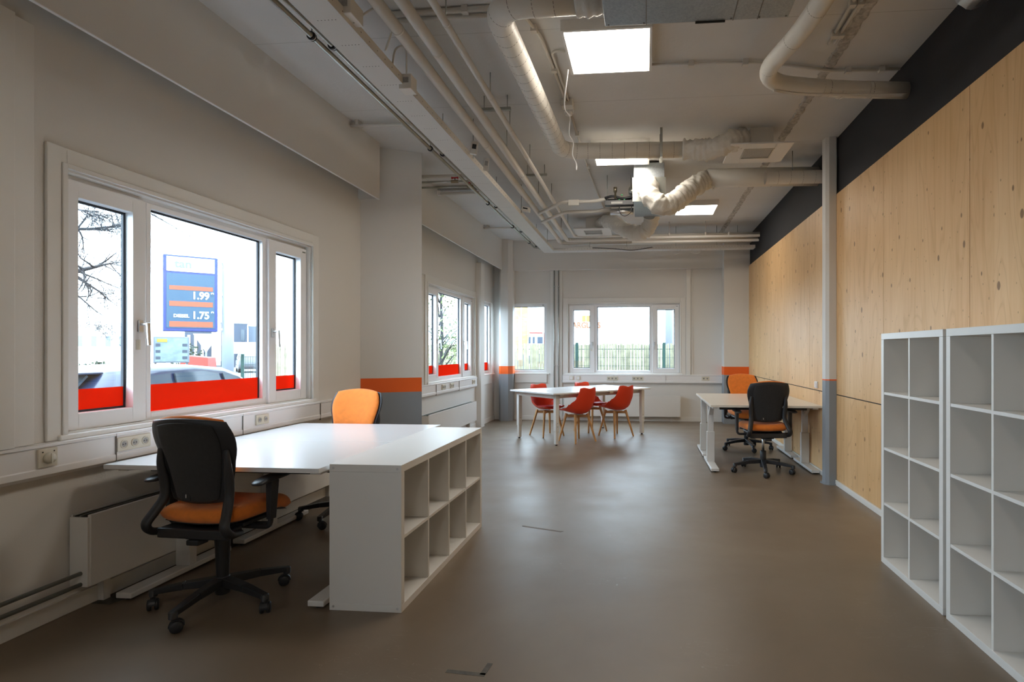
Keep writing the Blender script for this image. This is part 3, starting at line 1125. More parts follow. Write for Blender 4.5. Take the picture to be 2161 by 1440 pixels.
MB().box(-0.86, -0.80, -TW / 2 + 0.008, -TW / 2 + 0.04, TZ - 0.045, TZ - 0.0225).box(0.10, 0.17, -TW / 2 + 0.008, -TW / 2 + 0.04, TZ - 0.045, TZ - 0.0225).build('cable_clip', M['chrome'], r)


# ============================================================ office chairs
def make_office_chair(label, base_rot, chair_rot, loc, gas=False):
    """local: +y is where the sitter looks; origin on the floor under the column"""
    r = empty('office_chair', loc, chair_rot, label, 'chair', 'orange and black office chairs')
    br = base_rot - chair_rot
    hub = MB()
    hub.lathe([(0.034, 0.055), (0.036, 0.06), (0.038, 0.10), (0.034, 0.145), (0.030, 0.15)], n=20)
    hub.build('base_hub', M['black'], r)
    for k in range(5):
        a = br + k * 2 * PI / 5
        dx, dy = math.cos(a), math.sin(a)
        b = MB()
        b.bar((dx * 0.025, dy * 0.025, 0.122), (dx * 0.18, dy * 0.18, 0.112), 0.052, 0.045, 0.044, 0.036)
        b.bar((dx * 0.18, dy * 0.18, 0.112), (dx * 0.335, dy * 0.335, 0.090), 0.044, 0.036, 0.034, 0.026)
        b.lathe([(0.019, 0.066), (0.020, 0.07), (0.020, 0.098), (0.014, 0.104)], (dx * 0.325, dy * 0.325, 0), 14)
        b.build('base_leg', M['black'], r, bevel=0.005)
        # caster: hooded twin wheel
        ca = a + random.uniform(-1.3, 1.3)
        cx_, cy_ = dx * 0.325 + 0.014 * math.cos(ca + 1.57), dy * 0.325 + 0.014 * math.sin(ca + 1.57)
        m_ = Matrix.Translation((cx_, cy_, 0.029)) @ Matrix.Rotation(ca, 4, 'Z')
        w = MB()
        for s in (-1, 1):
            wl = MB().lathe([(0.006, s * 0.007), (0.026, s * 0.007), (0.029, s * 0.010), (0.029, s * 0.021), (0.025, s * 0.025), (0.006, s * 0.026)], n=18, axis='x')
            w.add([m_ @ p for p in wl.v], wl.f, True)
        hd = MB()
        n = 10
        pr_ = [[Vector((x, math.cos(PI * i / n * 1.05) * 0.033, math.sin(PI * i / n * 1.05) * 0.033 + 0.002)) for i in range(n + 1)] for x in (-0.012, 0.012)]
        hd.rings([[p for p in pr_[0]] + [p * 0.8 for p in pr_[0][::-1]], [p for p in pr_[1]] + [p * 0.8 for p in pr_[1][::-1]]], True, False)
        w.add([m_ @ p for p in hd.v], hd.f)
        w.lathe([(0.007, 0.03), (0.007, 0.075)], (dx * 0.325, dy * 0.325, 0), 10)
        w.build('caster', M['black'], r)
    # column
    if gas:
        MB().lathe([(0.031, 0.13), (0.033, 0.135), (0.034, 0.235), (0.028, 0.24)], n=20).build('column_sleeve', M['black'], r)
        MB().lathe([(0.014, 0.24), (0.014, 0.42)], n=16).build('gas_lift', M['chrome'], r)
    else:
        MB().lathe([(0.029, 0.13), (0.030, 0.14), (0.040, 0.395), (0.040, 0.40)], n=20).build('column_sleeve', M['black'], r)
    # mechanism
    mch = MB()
    mch.box(-0.07, 0.07, -0.17, 0.15, 0.392, 0.455)
    mch.box(-0.20, 0.20, -0.20, -0.10, 0.405, 0.455)
    mch.box(-0.19, 0.19, -0.08, 0.14, 0.44, 0.462)
    mch.bar((0.08, 0.02, 0.43), (0.24, 0.06, 0.425), 0.018, 0.014)
    mch.box(-0.035, 0.035, -0.20, -0.13, 0.372, 0.40)
    mch.build('tilt_mechanism', M['black'], r, bevel=0.008)

    # seat
    def seat_fn(u, v):
        x = u * 0.238
        y = 0.045 + v * 0.238
        z = 0.512
        if v > 0.35:
            z -= 0.055 * ((v - 0.35) / 0.65) ** 2
        z += 0.012 * u * u * (1 - 0.5 * (v + 1) / 2)
        return Vector((x, y, z))
    MB().pad(seat_fn, 0.084, 22, 22, 12, 0.20).build('seat', M['orange_fabric'], r)
    MB().pad(lambda u, v: seat_fn(u * 0.93, v * 0.93) - Vector((0, 0, 0.036)), 0.02, 12, 12, 6, 0.2).build('seat_pan', M['black'], r)

    # backrest: local v -1 bottom (z .575) .. 1 top (z 1.02)
    def half_w(v):
        t = max(0.0, (v + 1) / 2)
        if t < 0.5:
            return 0.172 + 0.036 * (t / 0.5)
        if t < 0.80:
            return 0.208 + 0.030 * math.sin((t - 0.5) / 0.30 * PI / 2)
        return 0.238 - 0.020 * (max(0, t - 0.80) / 0.20) ** 1.5

    def back_mid(u, v, off=0.0, sc=1.0):
        t = max(0.0, (v + 1) / 2)
        z = 0.572 + 0.448 * (v + 1) / 2
        y = -0.150 - 0.112 * t + 0.018 * math.sin(PI * min(1, t * 1.1))
        hw = half_w(v) * sc
        x = u * hw
        wing = 0.05 * (abs(u) ** 2.2) * (0.3 + 0.8 * t)
        return Vector((x, y + wing + off, z))
    MB().pad(lambda u, v: back_mid(u, v), 0.024, 20, 20, 8, 0.16).build('back_shell', M['black'], r)
    # raised fabric field on the rear of the shell
    MB().pad(lambda u, v: back_mid(u * 0.74, v * 0.93 - 0.02, -0.014), 0.016, 18, 18, 6, 0.18).build('back_fabric', M['black_fabric'], r)
    MB().pad(lambda u, v: back_mid(u * 0.90, v * 0.97 + 0.085, 0.024), 0.056, 20, 20, 5, 0.2).build('back_cushion', M['orange_fabric'], r)
    lb = back_mid(-0.30, -0.90, -0.023)
    t_ = MB().box(lb.x - 0.022, lb.x + 0.022, lb.y - 0.003, lb.y + 0.003, lb.z - 0.002, lb.z + 0.042).build('label_tab', M['black'], r)
    MB().box(lb.x - 0.0015, lb.x + 0.0015, lb.y - 0.0045, lb.y - 0.003, lb.z + 0.012, lb.z + 0.03).build('print_mark', M['pvc'], t_)
    # uprights that carry the back
    for s in (-1, 1):
        path = catmull([(s * 0.186, -0.190, 0.86), (s * 0.190, -0.186, 0.78), (s * 0.184, -0.170, 0.69), (s * 0.183, -0.170, 0.61),
                        (s * 0.202, -0.208, 0.54), (s * 0.218, -0.240, 0.485), (s * 0.220, -0.205, 0.440), (s * 0.195, -0.12, 0.424)], 6)
        nn = len(path)
        rad = [0.014 + 0.012 * min(1, i / (nn * 0.25)) for i in range(nn)]
        MB().tube(path, rad, 12, flat=(1.0, 0.72)).build('back_upright', M['black'], r)
    # arms
    for s in (-1, 1):
        ar = MB()
        p = fillet([(s * 0.12, -0.02, 0.428), (s * 0.295, -0.02, 0.428), (s * 0.298, -0.015, 0.50)], 0.05, 6)
        ar.tube(p, 0.013, 12)
        ar.bar((s * 0.298, -0.015, 0.47), (s * 0.298, -0.005, 0.672), 0.026, 0.046, 0.034, 0.062, up=(0, 1, 0))
        ao = ar.build('arm_support', M['black'], r, bevel=0.004)
        MB().pad(lambda u, v, s=s: Vector((s * 0.298 + u * 0.040 - s * 0.012 * v, -0.005 + v * 0.15, 0.688 - 0.012 * max(0, -v) ** 2)), 0.028, 10, 16, 5, 0.3).build('arm_pad', M['black'], ao)
    return r


random.seed(5)
make_office_chair('office chair seen from behind at the nearest desk, black back and orange seat', math.radians(198), math.radians(-3), (-2.25, 2.87, 0))
random.seed(6)
make_office_chair('office chair facing us behind the near desks, orange backrest', math.radians(-92), math.radians(176), (-2.43, 4.44, 0))
random.seed(8)
make_office_chair('office chair seen from behind at the right desks, black back and chrome gas lift', math.radians(-97), math.radians(6), (1.33, 6.55, 0), gas=True)
random.seed(9)
make_office_chair('office chair beyond the right desks with its orange backrest towards us', math.radians(-84), math.radians(188), (1.41, 8.07, 0))


# ============================================================ red shell chairs
def make_red_chair(label, loc, rz):
    """local: +y where the sitter looks"""
    r = empty('shell_chair', loc, rz, label, 'chair', 'red shell chairs with wooden legs')
    prof = catmull([(0.235, 0.445), (0.19, 0.462), (0.08, 0.440), (-0.06, 0.425), (-0.165, 0.445), (-0.215, 0.52), (-0.245, 0.62), (-0.275, 0.73), (-0.30, 0.835)], 6)
    prof2 = [(p.x, p.y) for p in [Vector((a.x, a.y, 0)) for a in prof]]
    n = len(prof2) - 1

    def sample(t):
        t = min(max(t, 0), 1) * n
        i = min(int(t), n - 1)
        f = t - i
        return prof2[i][0] * (1 - f) + prof2[i + 1][0] * f, prof2[i][1] * (1 - f) + prof2[i + 1][1] * f

    def fn(u, v):
        t = (v + 1) / 2
        y, z = sample(t)
        if t > 1:
            y, z = y - 0.03 * (t - 1), z + 0.105 * 8 / 9 * (t - 1) * 9
        t = max(t, 0.0)
        # half width along the profile
        if t < 0.5:
            hw = 0.205 + 0.020 * (t / 0.5)
        else:
            k = (t - 0.5) / 0.5
            hw = 0.225 - 0.072 * k ** 0.85
        x = u * hw
        bend = math.exp(-((t - 0.52) / 0.20) ** 2)
        au = abs(u) ** 2.4
        z += au * (0.115 * bend + 0.03 * (1 if t < 0.5 else 0.2))
        y += au * (0.055 * (t ** 1.5)) + au * 0.05 * bend
        if t > 0.84:
            z += -0.030 * (math.cos(min(1, abs(u) * 1.25) * PI) * 0.5 + 0.5) * ((t - 0.84) / 0.16)
        return Vector((x, y, z))
    MB().pad(fn, 0.014, 24, 44, 12, 0.13).build('seat_shell', M['red_plastic'], r)
    MB().pad(lambda u, v: Vector((u * 0.19, 0.045 + v * 0.185, 0.472 + 0.012 * v + 0.01 * u * u)), 0.036, 14, 14, 3.5, 0.4).build('seat_cushion', M['red_cushion'], r)
    for sx in (-1, 1):
        for sy in (-1, 1):
            b = MB()
            b.bar((sx * 0.115, sy * 0.105 + 0.01, 0.418), (sx * 0.195, sy * 0.20, 0.0), 0.030, 0.034, 0.020, 0.022, up=(0, 1, 0))
            b.build('leg', M['beech'], r, bevel=0.004)
    MB().bar((-0.13, -0.12, 0.385), (0.13, 0.13, 0.385), 0.022, 0.040).bar((-0.13, 0.13, 0.383), (0.13, -0.12, 0.383), 0.022, 0.038).build('cross_brace', M['beech'], r, bevel=0.003)
    MB().box(-0.07, 0.07, -0.07, 0.08, 0.402, 0.41).build('mounting_plate', M['steel_white'], r)
    return r


make_red_chair('red shell chair in front of the table, left of the two seen from behind', (-0.998, 8.52, 0), math.radians(46))
make_red_chair('red shell chair in front of the table, right of the two seen from behind', (-0.445, 9.11, 0), math.radians(43))
make_red_chair('red shell chair behind the table at its left end, open seat towards us', (-1.555, 9.06, 0), math.radians(-137))
make_red_chair('red shell chair behind the middle of the table, mostly hidden', (-0.905, 9.65, 0), math.radians(-137))

# ============================================================ ceiling: lights
def panel_light(cx_, cy_, label, sag=0.0):
    r = empty('ceiling_light', (cx_, cy_, ZC), 0, label, 'ceiling light', 'square light panels on the ceiling')
    s = 0.30
    b = MB()
    b.box(-s, s, -s, -s + 0.018, -0.075, -0.0005).box(-s, s, s - 0.018, s, -0.075, -0.0005)
    b.box(-s, -s + 0.018, -s + 0.018, s - 0.018, -0.075, -0.0005).box(s - 0.018, s, -s + 0.018, s - 0.018, -0.075, -0.0005)
    b.build('housing', M['steel_white'], r, bevel=0.002)
    MB().box(-s + 0.019, s - 0.019, -s + 0.019, s - 0.019, -0.070, -0.060).build('diffuser', M['panel_light'], r)
    return r


panel_light(-0.245, 4.0, 'square light panel nearest the camera beside the silver duct box')
panel_light(-0.245, 6.13, 'square light panel half hidden behind the round duct')
panel_light(-0.245, -1.2, 'added square light panel behind the camera, out of view')  # extra panel, added out of view to brighten the room
panel_light(0.765, 8.58, 'square light panel furthest away near the right desks')

# ------------------------------------------------------------ ducts
def seams(path, r, step, name, par):
    pts = resample(path, step)
    b = MB()
    for i in range(1, len(pts) - 1):
        d = (pts[i + 1] - pts[i - 1]).normalized()
        tilt = Vector((0.12, 0.12, 0.06))
        b.tube([pts[i] - d * 0.0016, pts[i] + d * 0.0016], r * 1.006, 20)
    b.build(name, M['seam'], par)


def round_duct(name, pts, r, label, step=0.12, fr=0.22, group='round white air ducts'):
    p = fillet(pts, fr, 10)
    o = MB().tube(p, r, 24).build(name, M['duct'])
    tag(o, label, 'duct', group)
    seams(p, r, step, 'spiral_seam', o)
    return o


D1 = round_duct('air_duct', [(-0.38, 3.19, 3.33), (-0.86, 3.20, 3.33), (-0.815, 5.60, 3.33), (0.40, 5.66, 3.33)], 0.078,
                'long round white duct running from the silver box back and across to the first grille', fr=0.20)
# strap on the cross run
st_ = MB().box(0.155, 0.18, 5.560, 5.575, 3.24, ZC - 0.001).box(0.155, 0.18, 5.735, 5.75, 3.24, ZC - 0.001)
st_.box(0.155, 0.18, 5.56, 5.75, 3.236, 3.242)
tag(st_.build('duct_strap', M['galv_pipe'], loc=(0.167, 5.65, ZC)), 'perforated steel strap holding the cross run of the white duct', 'strap')

D2 = round_duct('air_duct', [(1.02, 2.4, 3.33), (1.00, 3.50, 3.33), (0.80, 4.22, 3.30), (1.45, 4.40, 3.30), (XR - 0.001, 4.46, 3.30)], 0.060,
                'curved white duct at upper right bending into the black wall', step=0.33, fr=0.30)
# wires along the curved duct
w_ = MB()
for k in range(4):
    w_.tube(catmull([(0.93, 4.22, 3.236 - 0.003 * k), (1.15, 4.30 + 0.01 * k, 3.24), (1.45, 4.345 + 0.012 * k, 3.243), (1.7, 4.37 + 0.014 * k, 3.243), (1.93, 4.39 + 0.013 * k, 3.246)], 6), 0.0035, 6)
tag(w_.build('cable_bundle', M['pipe']), 'bundle of thin painted cables tied to the curved duct at upper right', 'cable')
for a_, b_, r_ in (((1.440, 4.395, 3.30), (1.452, 4.398, 3.30), 0.066), ((1.462, 4.40, 3.30), (1.474, 4.403, 3.30), 0.066), ((1.30, 4.36, 3.30), (1.308, 4.362, 3.30), 0.063), ((1.65, 4.426, 3.30), (1.658, 4.427, 3.30), 0.063)):
    MB().tube([a_, b_], r_, 20).build('tie_ring', M['pipe'], D2)



def flex_duct(pts, r, label, seed, crk=0.16, n=10, taper=None):
    p = resample(catmull(pts, n), 0.016)
    k = len(p)
    R = [r * (1 + 0.055 * math.sin(i * 1.9) + 0.045 * math.sin(i * 0.83 + seed)) for i in range(k)]
    if taper:
        R = [rr * (taper[0] + (taper[1] - taper[0]) * i / k) for i, rr in enumerate(R)]
    o = MB().tube(p, R, 30, crinkle=crk, seed=seed).build('flexible_duct', M['flex'])
    return tag(o, label, 'duct', 'crinkled flexible ducts')


flex_duct([(0.38, 5.66, 3.33), (0.48, 5.65, 3.325), (0.60, 5.63, 3.31), (0.74, 5.58, 3.33), (0.86, 5.60, 3.38), (0.96, 5.66, 3.41)], 0.095, 'crinkled flexible duct joining the long white duct to the first ceiling grille', 1, 0.22)
flex_duct([(-0.38, 3.19, 3.33), (-0.28, 3.185, 3.33), (-0.17, 3.18, 3.33)], 0.092, 'short cloth-wrapped duct sleeve at the silver box top left', 4, 0.08)

# insulated duct towards the right wall, with the flexible S from the fan box
o = MB().tube([(0.72, 6.62, 3.33), (1.25, 6.63, 3.33), (XR - 0.002, 6.66, 3.33)], 0.105, 26).build('air_duct', M['duct'])
tag(o, 'thick insulated white duct going into the right wall above the column', 'duct', 'round white air ducts')
seams([Vector((0.72, 6.62, 3.33)), Vector((XR - 0.01, 6.66, 3.33))], 0.105, 0.36, 'joint_band', o)
o = MB().tube([(1.31, 6.34, 3.235), (XR - 0.002, 6.36, 3.235)], 0.070, 24, cap=False).tube([(1.31, 6.34, 3.235), (XR - 0.002, 6.36, 3.235)], 0.066, 24, cap=False).build('air_duct', M['duct'])
tag(o, 'short white duct with an open end beside the column', 'duct', 'round white air ducts')
seams([Vector((1.31, 6.34, 3.235)), Vector((XR - 0.01, 6.36, 3.235))], 0.070, 0.13, 'spiral_seam', o)
MB().tube([(1.31, 6.34, 3.235), (1.318, 6.34, 3.235)], 0.073, 24, cap=False).build('end_rim', M['duct'], o)
tag(MB().tube([(1.60, 6.35, 3.305), (1.60, 6.35, ZC - 0.0005)], 0.005, 8).build('hanger_rod', M['galv_pipe'], loc=(1.60, 6.35, 3.305)), 'thin rod holding the open-ended duct by the column', 'rod')

flex_duct([at(1368, 392, 6.62), at(1368, 393, 6.38), at(1371, 413, 6.25), at(1394, 433, 6.2), at(1421, 428, 6.25), at(1447, 408, 6.35), at(1475, 387, 6.47), at(1497, 379, 6.55), (0.80, 6.62, 3.33)], 0.108, 'big crinkled flexible duct curving from the fan box up to the insulated duct', 2, 0.15)
flex_duct([(0.07, 7.32, 3.12), (0.10, 7.45, 3.08), (0.06, 7.60, 2.99), (-0.06, 7.68, 2.935), (-0.22, 7.80, 2.99), (-0.36, 8.05, 3.12), (-0.47, 8.6, 3.30), (-0.58, 9.0, 3.40), (-0.72, 9.25, 3.41)], 0.095, 'crinkled flexible duct sagging below the fan box towards the far grille', 3, 0.15)


# ceiling diffusers
def diffuser(x0, x1, y0, y1, z, label, boxw=0.30):
    cx_, cy_ = (x0 + x1) / 2, (y0 + y1) / 2
    r = empty('air_diffuser', (cx_, cy_, z), 0, label, 'air diffuser', 'square white air diffusers')
    a, d = (x1 - x0) / 2, (y1 - y0) / 2
    b = MB()
    gi = 0.47
    ring_frame_xy(b, -a, a, -d, d, a * (1 - gi), 0.0, 0.014)
    b.build('face_plate', M['steel_white'], r, bevel=0.003)
    MB().box(-a * gi, a * gi, -d * gi, d * gi, 0.004, 0.010).build('grille', M['grille'], r)
    rg = MB()
    ring_frame_xy(rg, -a * gi - 0.006, a * gi + 0.006, -d * gi - 0.006, d * gi + 0.006, 0.012, -0.004, 0.003)
    rg.build('grille_rim', M['galv_pipe'], r)
    MB().box(-boxw / 2 + 0.03, boxw / 2 + 0.03, -boxw / 2, boxw / 2, 0.0145, ZC - z - 0.001).build('plenum_box', M['duct'], r, bevel=0.003)
    return r


def ring_frame_xy(b, x0, x1, y0, y1, w, z0, z1):
    b.box(x0, x0 + w, y0, y1, z0, z1).box(x1 - w, x1, y0, y1, z0, z1)
    b.box(x0 + w, x1 - w, y0, y0 + w, z0, z1).box(x0 + w, x1 - w, y1 - w, y1, z0, z1)


diffuser(0.815, 1.40, 5.475, 6.03, 3.30, 'square white air diffuser below the ceiling in front of the column', 0.22)
diffuser(-1.12, -0.53, 9.02, 9.60, 3.30, 'square white air diffuser far away beside the pipe bend', 0.28)

# silver air handling box, upper middle
r = empty('air_handling_box', (0.28, 2.66, ZC), 0, 'big galvanised air handling box hanging at the top of the picture', 'ventilation unit')
MB().box(-0.495, 0.495, -0.60, 0.505, -0.365, -0.06).build('casing', M['galv'], r, bevel=0.004)
b = MB()
for x in (-0.27, 0.20, 0.33):
    b.box(x, x + 0.004, -0.60, 0.5065, -0.3675, -0.07)
b.build('sheet_joint', M['seam'], r)
b = MB()
for x in (-0.475, -0.28, 0.19, 0.34, 0.48):
    b.lathe([(0.005, -0.3685), (0.005, -0.365)], (x, 0.49, 0), 8)
b.build('rivet', M['seam'], r)
MB().box(0.0, 0.16, 0.502, 0.512, -0.372, -0.352).build('edge_tab', M['hole'], r)
b = MB()
for x in (-0.4, 0.4):
    for y in (-0.5, 0.4):
        b.box(x - 0.015, x + 0.015, y - 0.015, y + 0.015, -0.06, -0.0005)
b.build('hanger', M['galv_pipe'], r)

# fan box further back
r = empty('fan_box', (0.06, 6.92, ZC), 0, 'galvanised fan box hanging in the middle of the ceiling with flexible ducts', 'ventilation unit')
MB().box(-0.175, 0.17, -0.42, 0.36, -0.46, -0.03).build('casing', M['galv'], r, bevel=0.003)
MB().box(-0.19, 0.185, -0.435, -0.42, -0.47, -0.20).build('flange', M['galv_pipe'], r)
MB().tube([(0.01, 0.40, -0.40), (0.01, 0.355, -0.36)], 0.085, 20).build('outlet_spigot', M['galv_pipe'], r)
b = MB()
b.box(-0.17, -0.15, -0.3, 0.3, -0.03, -0.0005).box(0.14, 0.16, -0.3, 0.3, -0.03, -0.0005)
b.build('hanger', M['galv_pipe'], r)

# control gear left of the fan box
r = empty('valve_assembly', (-0.28, 7.02, 3.20), 0, 'black pipework, valves and foil-wrapped pipe left of the fan box', 'pipework')
MB().box(-0.20, 0.155, -0.05, 0.05, -0.06, 0.0).build('drip_tray', M['black'], r, bevel=0.003)
MB().box(-0.12, 0.02, -0.054, -0.0505, -0.045, -0.02).build('type_plate', M['grille'], r)
b = MB()
b.tube(catmull([(-0.20, 0.0, 0.04), (-0.1, -0.02, 0.055), (0.02, 0.0, 0.03), (0.16, 0.0, 0.05)], 6), 0.016, 10)
b.tube([(-0.19, 0.02, 0.018), (0.15, 0.02, 0.018)], 0.014, 10)
b.build('insulated_pipe', M['black'], r)
MB().lathe([(0.012, 0.0), (0.012, 0.08), (0.022, 0.08), (0.022, 0.14), (0.004, 0.14)], (-0.07, -0.03, 0.02), 14).build('valve_actuator', M['brass'], r)
b = MB()
for x in (-0.03, 0.03, 0.0):
    b.box(x, x + 0.02, -0.03, -0.015, 0.0 if x else 0.06, 0.014 if x else 0.074)
MB().tube([(-0.17, 0, 0), (-0.17, 0, ZC - 3.2005)], 0.004, 8).build('hanger_rod', M['galv_pipe'], r)
MB().tube([(0.12, 0, 0), (0.12, 0, ZC - 3.2005)], 0.004, 8).build('hanger_rod', M['galv_pipe'], r)
b.build('green_clip', mat('green_plastic', (0.03, 0.45, 0.12), 0.5), r)
MB().lathe([(0.02, -0.02), (0.055, -0.01), (0.055, 0.07), (0.02, 0.08)], (0.11, 0.02, 0.12), 18, 'x').build('motor', M['galv_pipe'], r)
MB().tube([(-0.14, 0.12, -0.10), (0.15, 0.12, -0.10)], 0.042, 18).build('foil_pipe', M['foil'], r)
MB().tube(catmull([(-0.02, -0.03, -0.06), (-0.01, -0.05, -0.16), (0.05, -0.06, -0.20), (0.12, -0.04, -0.15), (0.13, -0.02, -0.06)], 8), 0.005, 8).build('loop_cable', M['black'], r)

# white pipe pair feeding it from the left
for k, (y, z, dz, lab) in enumerate([(7.12, 3.23, 0.0, 'upper white feed pipe crossing to the valves left of the fan box'), (7.35, 3.16, 0.0, 'lower white feed pipe crossing to the valves left of the fan box')]):
    p = fillet([(-1.42, y + 0.55, z), (-1.2, y + 0.25, z), (-1.02, y, z), (-0.62, y, z), (-0.50, y, z + 0.02), (-0.42, y, z + 0.02)], 0.08)
    o = MB().tube(p, 0.021, 14).build('feed_pipe', M['pipe'], loc=(-1.0, y, z))
    tag(o, lab, 'pipe', 'white feed pipes to the valves')
    if k == 0:
        MB().box(-0.045, 0.09, -0.028, 0.028, -0.05, 0.02).build('valve_cover', M['pipe'], o, bevel=0.004).location = (0.10, 0, 0)

# round end of a foil-wrapped duct at the very top right
o = MB().tube([(1.93, 2.9, 3.42), (1.915, 3.2, 3.40), (1.90, 3.42, 3.38)], [0.10, 0.10, 0.085], 20, crinkle=0.15, seed=9).build('foil_duct', M['foil'])
o.location = (-0.07, -0.02, -0.02)
tag(o, 'end of a foil-wrapped duct at the top edge near the black wall', 'duct')


# ------------------------------------------------------------ long pipes
def long_pipe(x, z, r, yb, label, seamy, xend=1.93, drop=0.0):
    p = fillet([(x, 0.3, z), (x, yb, z), (xend, yb, z)], 0.10, 8)
    o = MB().tube(p, r, 18).build('white_pipe', M['pipe'], loc=(x, 0.3, z))
    tag(o, label, 'pipe', 'long white pipes under the ceiling')
    b = MB()
    for y in seamy:
        b.tube([(0, y - 0.3 - 0.006, 0), (0, y - 0.3 + 0.006, 0)], r * 1.07, 18)
    b.build('joint_ring', M['pipe'], o)
    return o


long_pipe(-1.47, 3.28, 0.036, 10.05, 'thick white ceiling pipe nearest the cable tray', [3.3, 5.2, 7.1, 9.6], 1.93)
long_pipe(-1.34, 3.30, 0.036, 9.93, 'middle one of the three long white ceiling pipes', [3.6, 6.2, 8.1], 1.93)
long_pipe(-1.19, 3.33, 0.023, 9.78, 'thin white ceiling pipe, rightmost of the three', [3.35, 4.35, 5.0, 5.75, 7.3, 8.4, 9.4], 1.93)


def gal_pipe(x, z, r, label, y1, y0=0.3):
    p = fillet([(x, y0, z), (x, y1, z), (x + 0.07, y1 + 0.05, z)], 0.03)
    o = MB().tube(p, r, 14).build('zinc_pipe', M['galv_pipe'], loc=(x, y0, z))
    return tag(o, label, 'pipe', 'zinc pipes beside the cable tray')


gal_pipe(-1.888, 3.15, 0.0150, 'zinc pipe left of the cable tray, further from it', 9.75)
gal_pipe(-1.826, 3.15, 0.0120, 'zinc pipe right beside the cable tray edge', 9.9)
ORD = ('nearest', 'second', 'third', 'fourth', 'fifth', 'sixth')
gb_ = [(-1.888, y) for y in (3.10, 4.92, 6.80, 8.1, 9.3)] + [(-1.826, y) for y in (3.21, 5.06, 6.95, 8.4, 9.6)]
for i, (x, y) in enumerate(gb_):
    z = 3.15
    r = empty('pipe_clamp', (x, y, z), 0, 'black rubber clamp on the %s zinc pipe, %s from the camera' % ('outer' if i < 5 else 'inner', ORD[i % 5]), 'pipe clamp', 'pipe clamps on the zinc pipes')
    MB().tube([(0, -0.014, 0), (0, 0.014, 0)], 0.024, 16).build('clamp_ring', M['black'], r)
    MB().tube([(0, -0.003, 0), (0, 0.003, 0)], 0.026, 16).build('steel_band', M['chrome'], r)
    MB().tube([(0, 0, 0.02), (0, 0, ZC - z - 0.0005)], 0.004, 8).build('rod', M['galv_pipe'], r)

# cable trays
def tray_run(axis, a0, a1, c, z, w, h, label):
    name = 'cable_tray'
    if axis == 'y':
        r = empty(name, (c, a0, z), 0, label, 'cable tray', 'white cable trays')
        L = a1 - a0
        MB().box(-w / 2, w / 2, 0, L, 0, 0.003).build('perforated_bottom', M['tray_a'], r)
        MB().box(-w / 2, -w / 2 + 0.003, 0, L, 0.003, h).build('side_lip', M['steel_white'], r)
        MB().box(w / 2 - 0.003, w / 2, 0, L, 0.003, h).build('side_lip', M['pipe'], r)
        b = MB()
        x = w / 2 + 0.0005
        y = 0.1
        while y < L:
            b.box(x - 0.001, x + 0.0004, y, y + 0.008, h * 0.45, h * 0.45 + 0.006)
            y += 0.1
        b.build('slot_row', M['seam'], r)
    else:
        r = empty(name, (a0, c, z), 0, label, 'cable tray', 'white cable trays')
        L = a1 - a0
        MB().box(0, L, -w / 2, w / 2, 0, 0.003).build('perforated_bottom', M['tray_b'], r)
        MB().box(0, L, -w / 2, -w / 2 + 0.003, 0.003, h).build('side_lip', M['steel_white'], r)
        MB().box(0, L, w / 2 - 0.003, w / 2, 0.003, h).build('side_lip', M['steel_white'], r)
        b = MB()
        y = 0.3
        while y < L:
            b.box(y, y + 0.008, -w / 2 - 0.0006, -w / 2 + 0.001, h * 0.5, h * 0.5 + 0.006)
            y += 0.05
        b.build('slot_row', M['seam'], r)
    return r


tr1 = tray_run('y', 0.3, 10.0, -1.697, 3.13, 0.20, 0.06, 'long white perforated cable tray running away from the camera')
tr2 = tray_run('x', -1.795, 1.90, 10.10, 3.13, 0.20, 0.05, 'white cable tray across the far end of the room')
# cables lying in the trays
cb = MB()
random.seed(21)
for k in range(9):
    off = -0.07 + 0.017 * k
    pts = [(-1.697 + off + random.uniform(-.008, .008), 0.4 + i * 0.8, 3.143 + random.uniform(0, 0.02)) for i in range(12)]
    pts += [(-1.66 + off, 9.9, 3.15), (-1.45, 10.05 + off * 0.8, 3.15), (-0.9, 10.1 + off * 0.8, 3.146), (1.5, 10.1 + off * 0.8, 3.146)]
    cb.tube(catmull(pts, 5), 0.007, 6)
tag(cb.build('tray_cables', M['pipe']), 'painted cables lying in the white cable trays', 'cable', kind='stuff')

# hanger rods for trays and pipes
def rod(x, y, z0, lab='thin ceiling rod holding the long white pipes', grp='thin hanger rods'):
    o = MB().tube([(0, 0, 0), (0, 0, ZC - z0 - 0.0005)], 0.0045, 8).build('hanger_rod', M['galv_pipe'])
    o.location = (x, y, z0)
    return tag(o, lab, 'rod', grp)


for k, y in enumerate((3.35, 4.35, 5.0, 5.9, 7.3, 8.9)):
    rod(-1.19, y, 3.355, 'rod holding the thin rightmost ceiling pipe, %s from the camera' % ORD[k])
for k, y in enumerate((5.5, 7.2, 9.2)):
    rod(-1.34, y, 3.34, 'rod holding the middle long ceiling pipe, %s from the camera' % ORD[k])
for k, y in enumerate((3.0, 5.2, 7.3, 9.3)):
    rod(-1.585, y, 3.15, 'thin rod holding the long cable tray, %s from the camera' % ORD[k])
for k, x in enumerate((-0.95, -0.3, 0.55, 1.25, 1.6)):
    rod(x, 9.995, 3.181, 'thin rod holding the far cable tray, %s from the left' % ('first', 'second', 'third', 'fourth', 'fifth')[k])
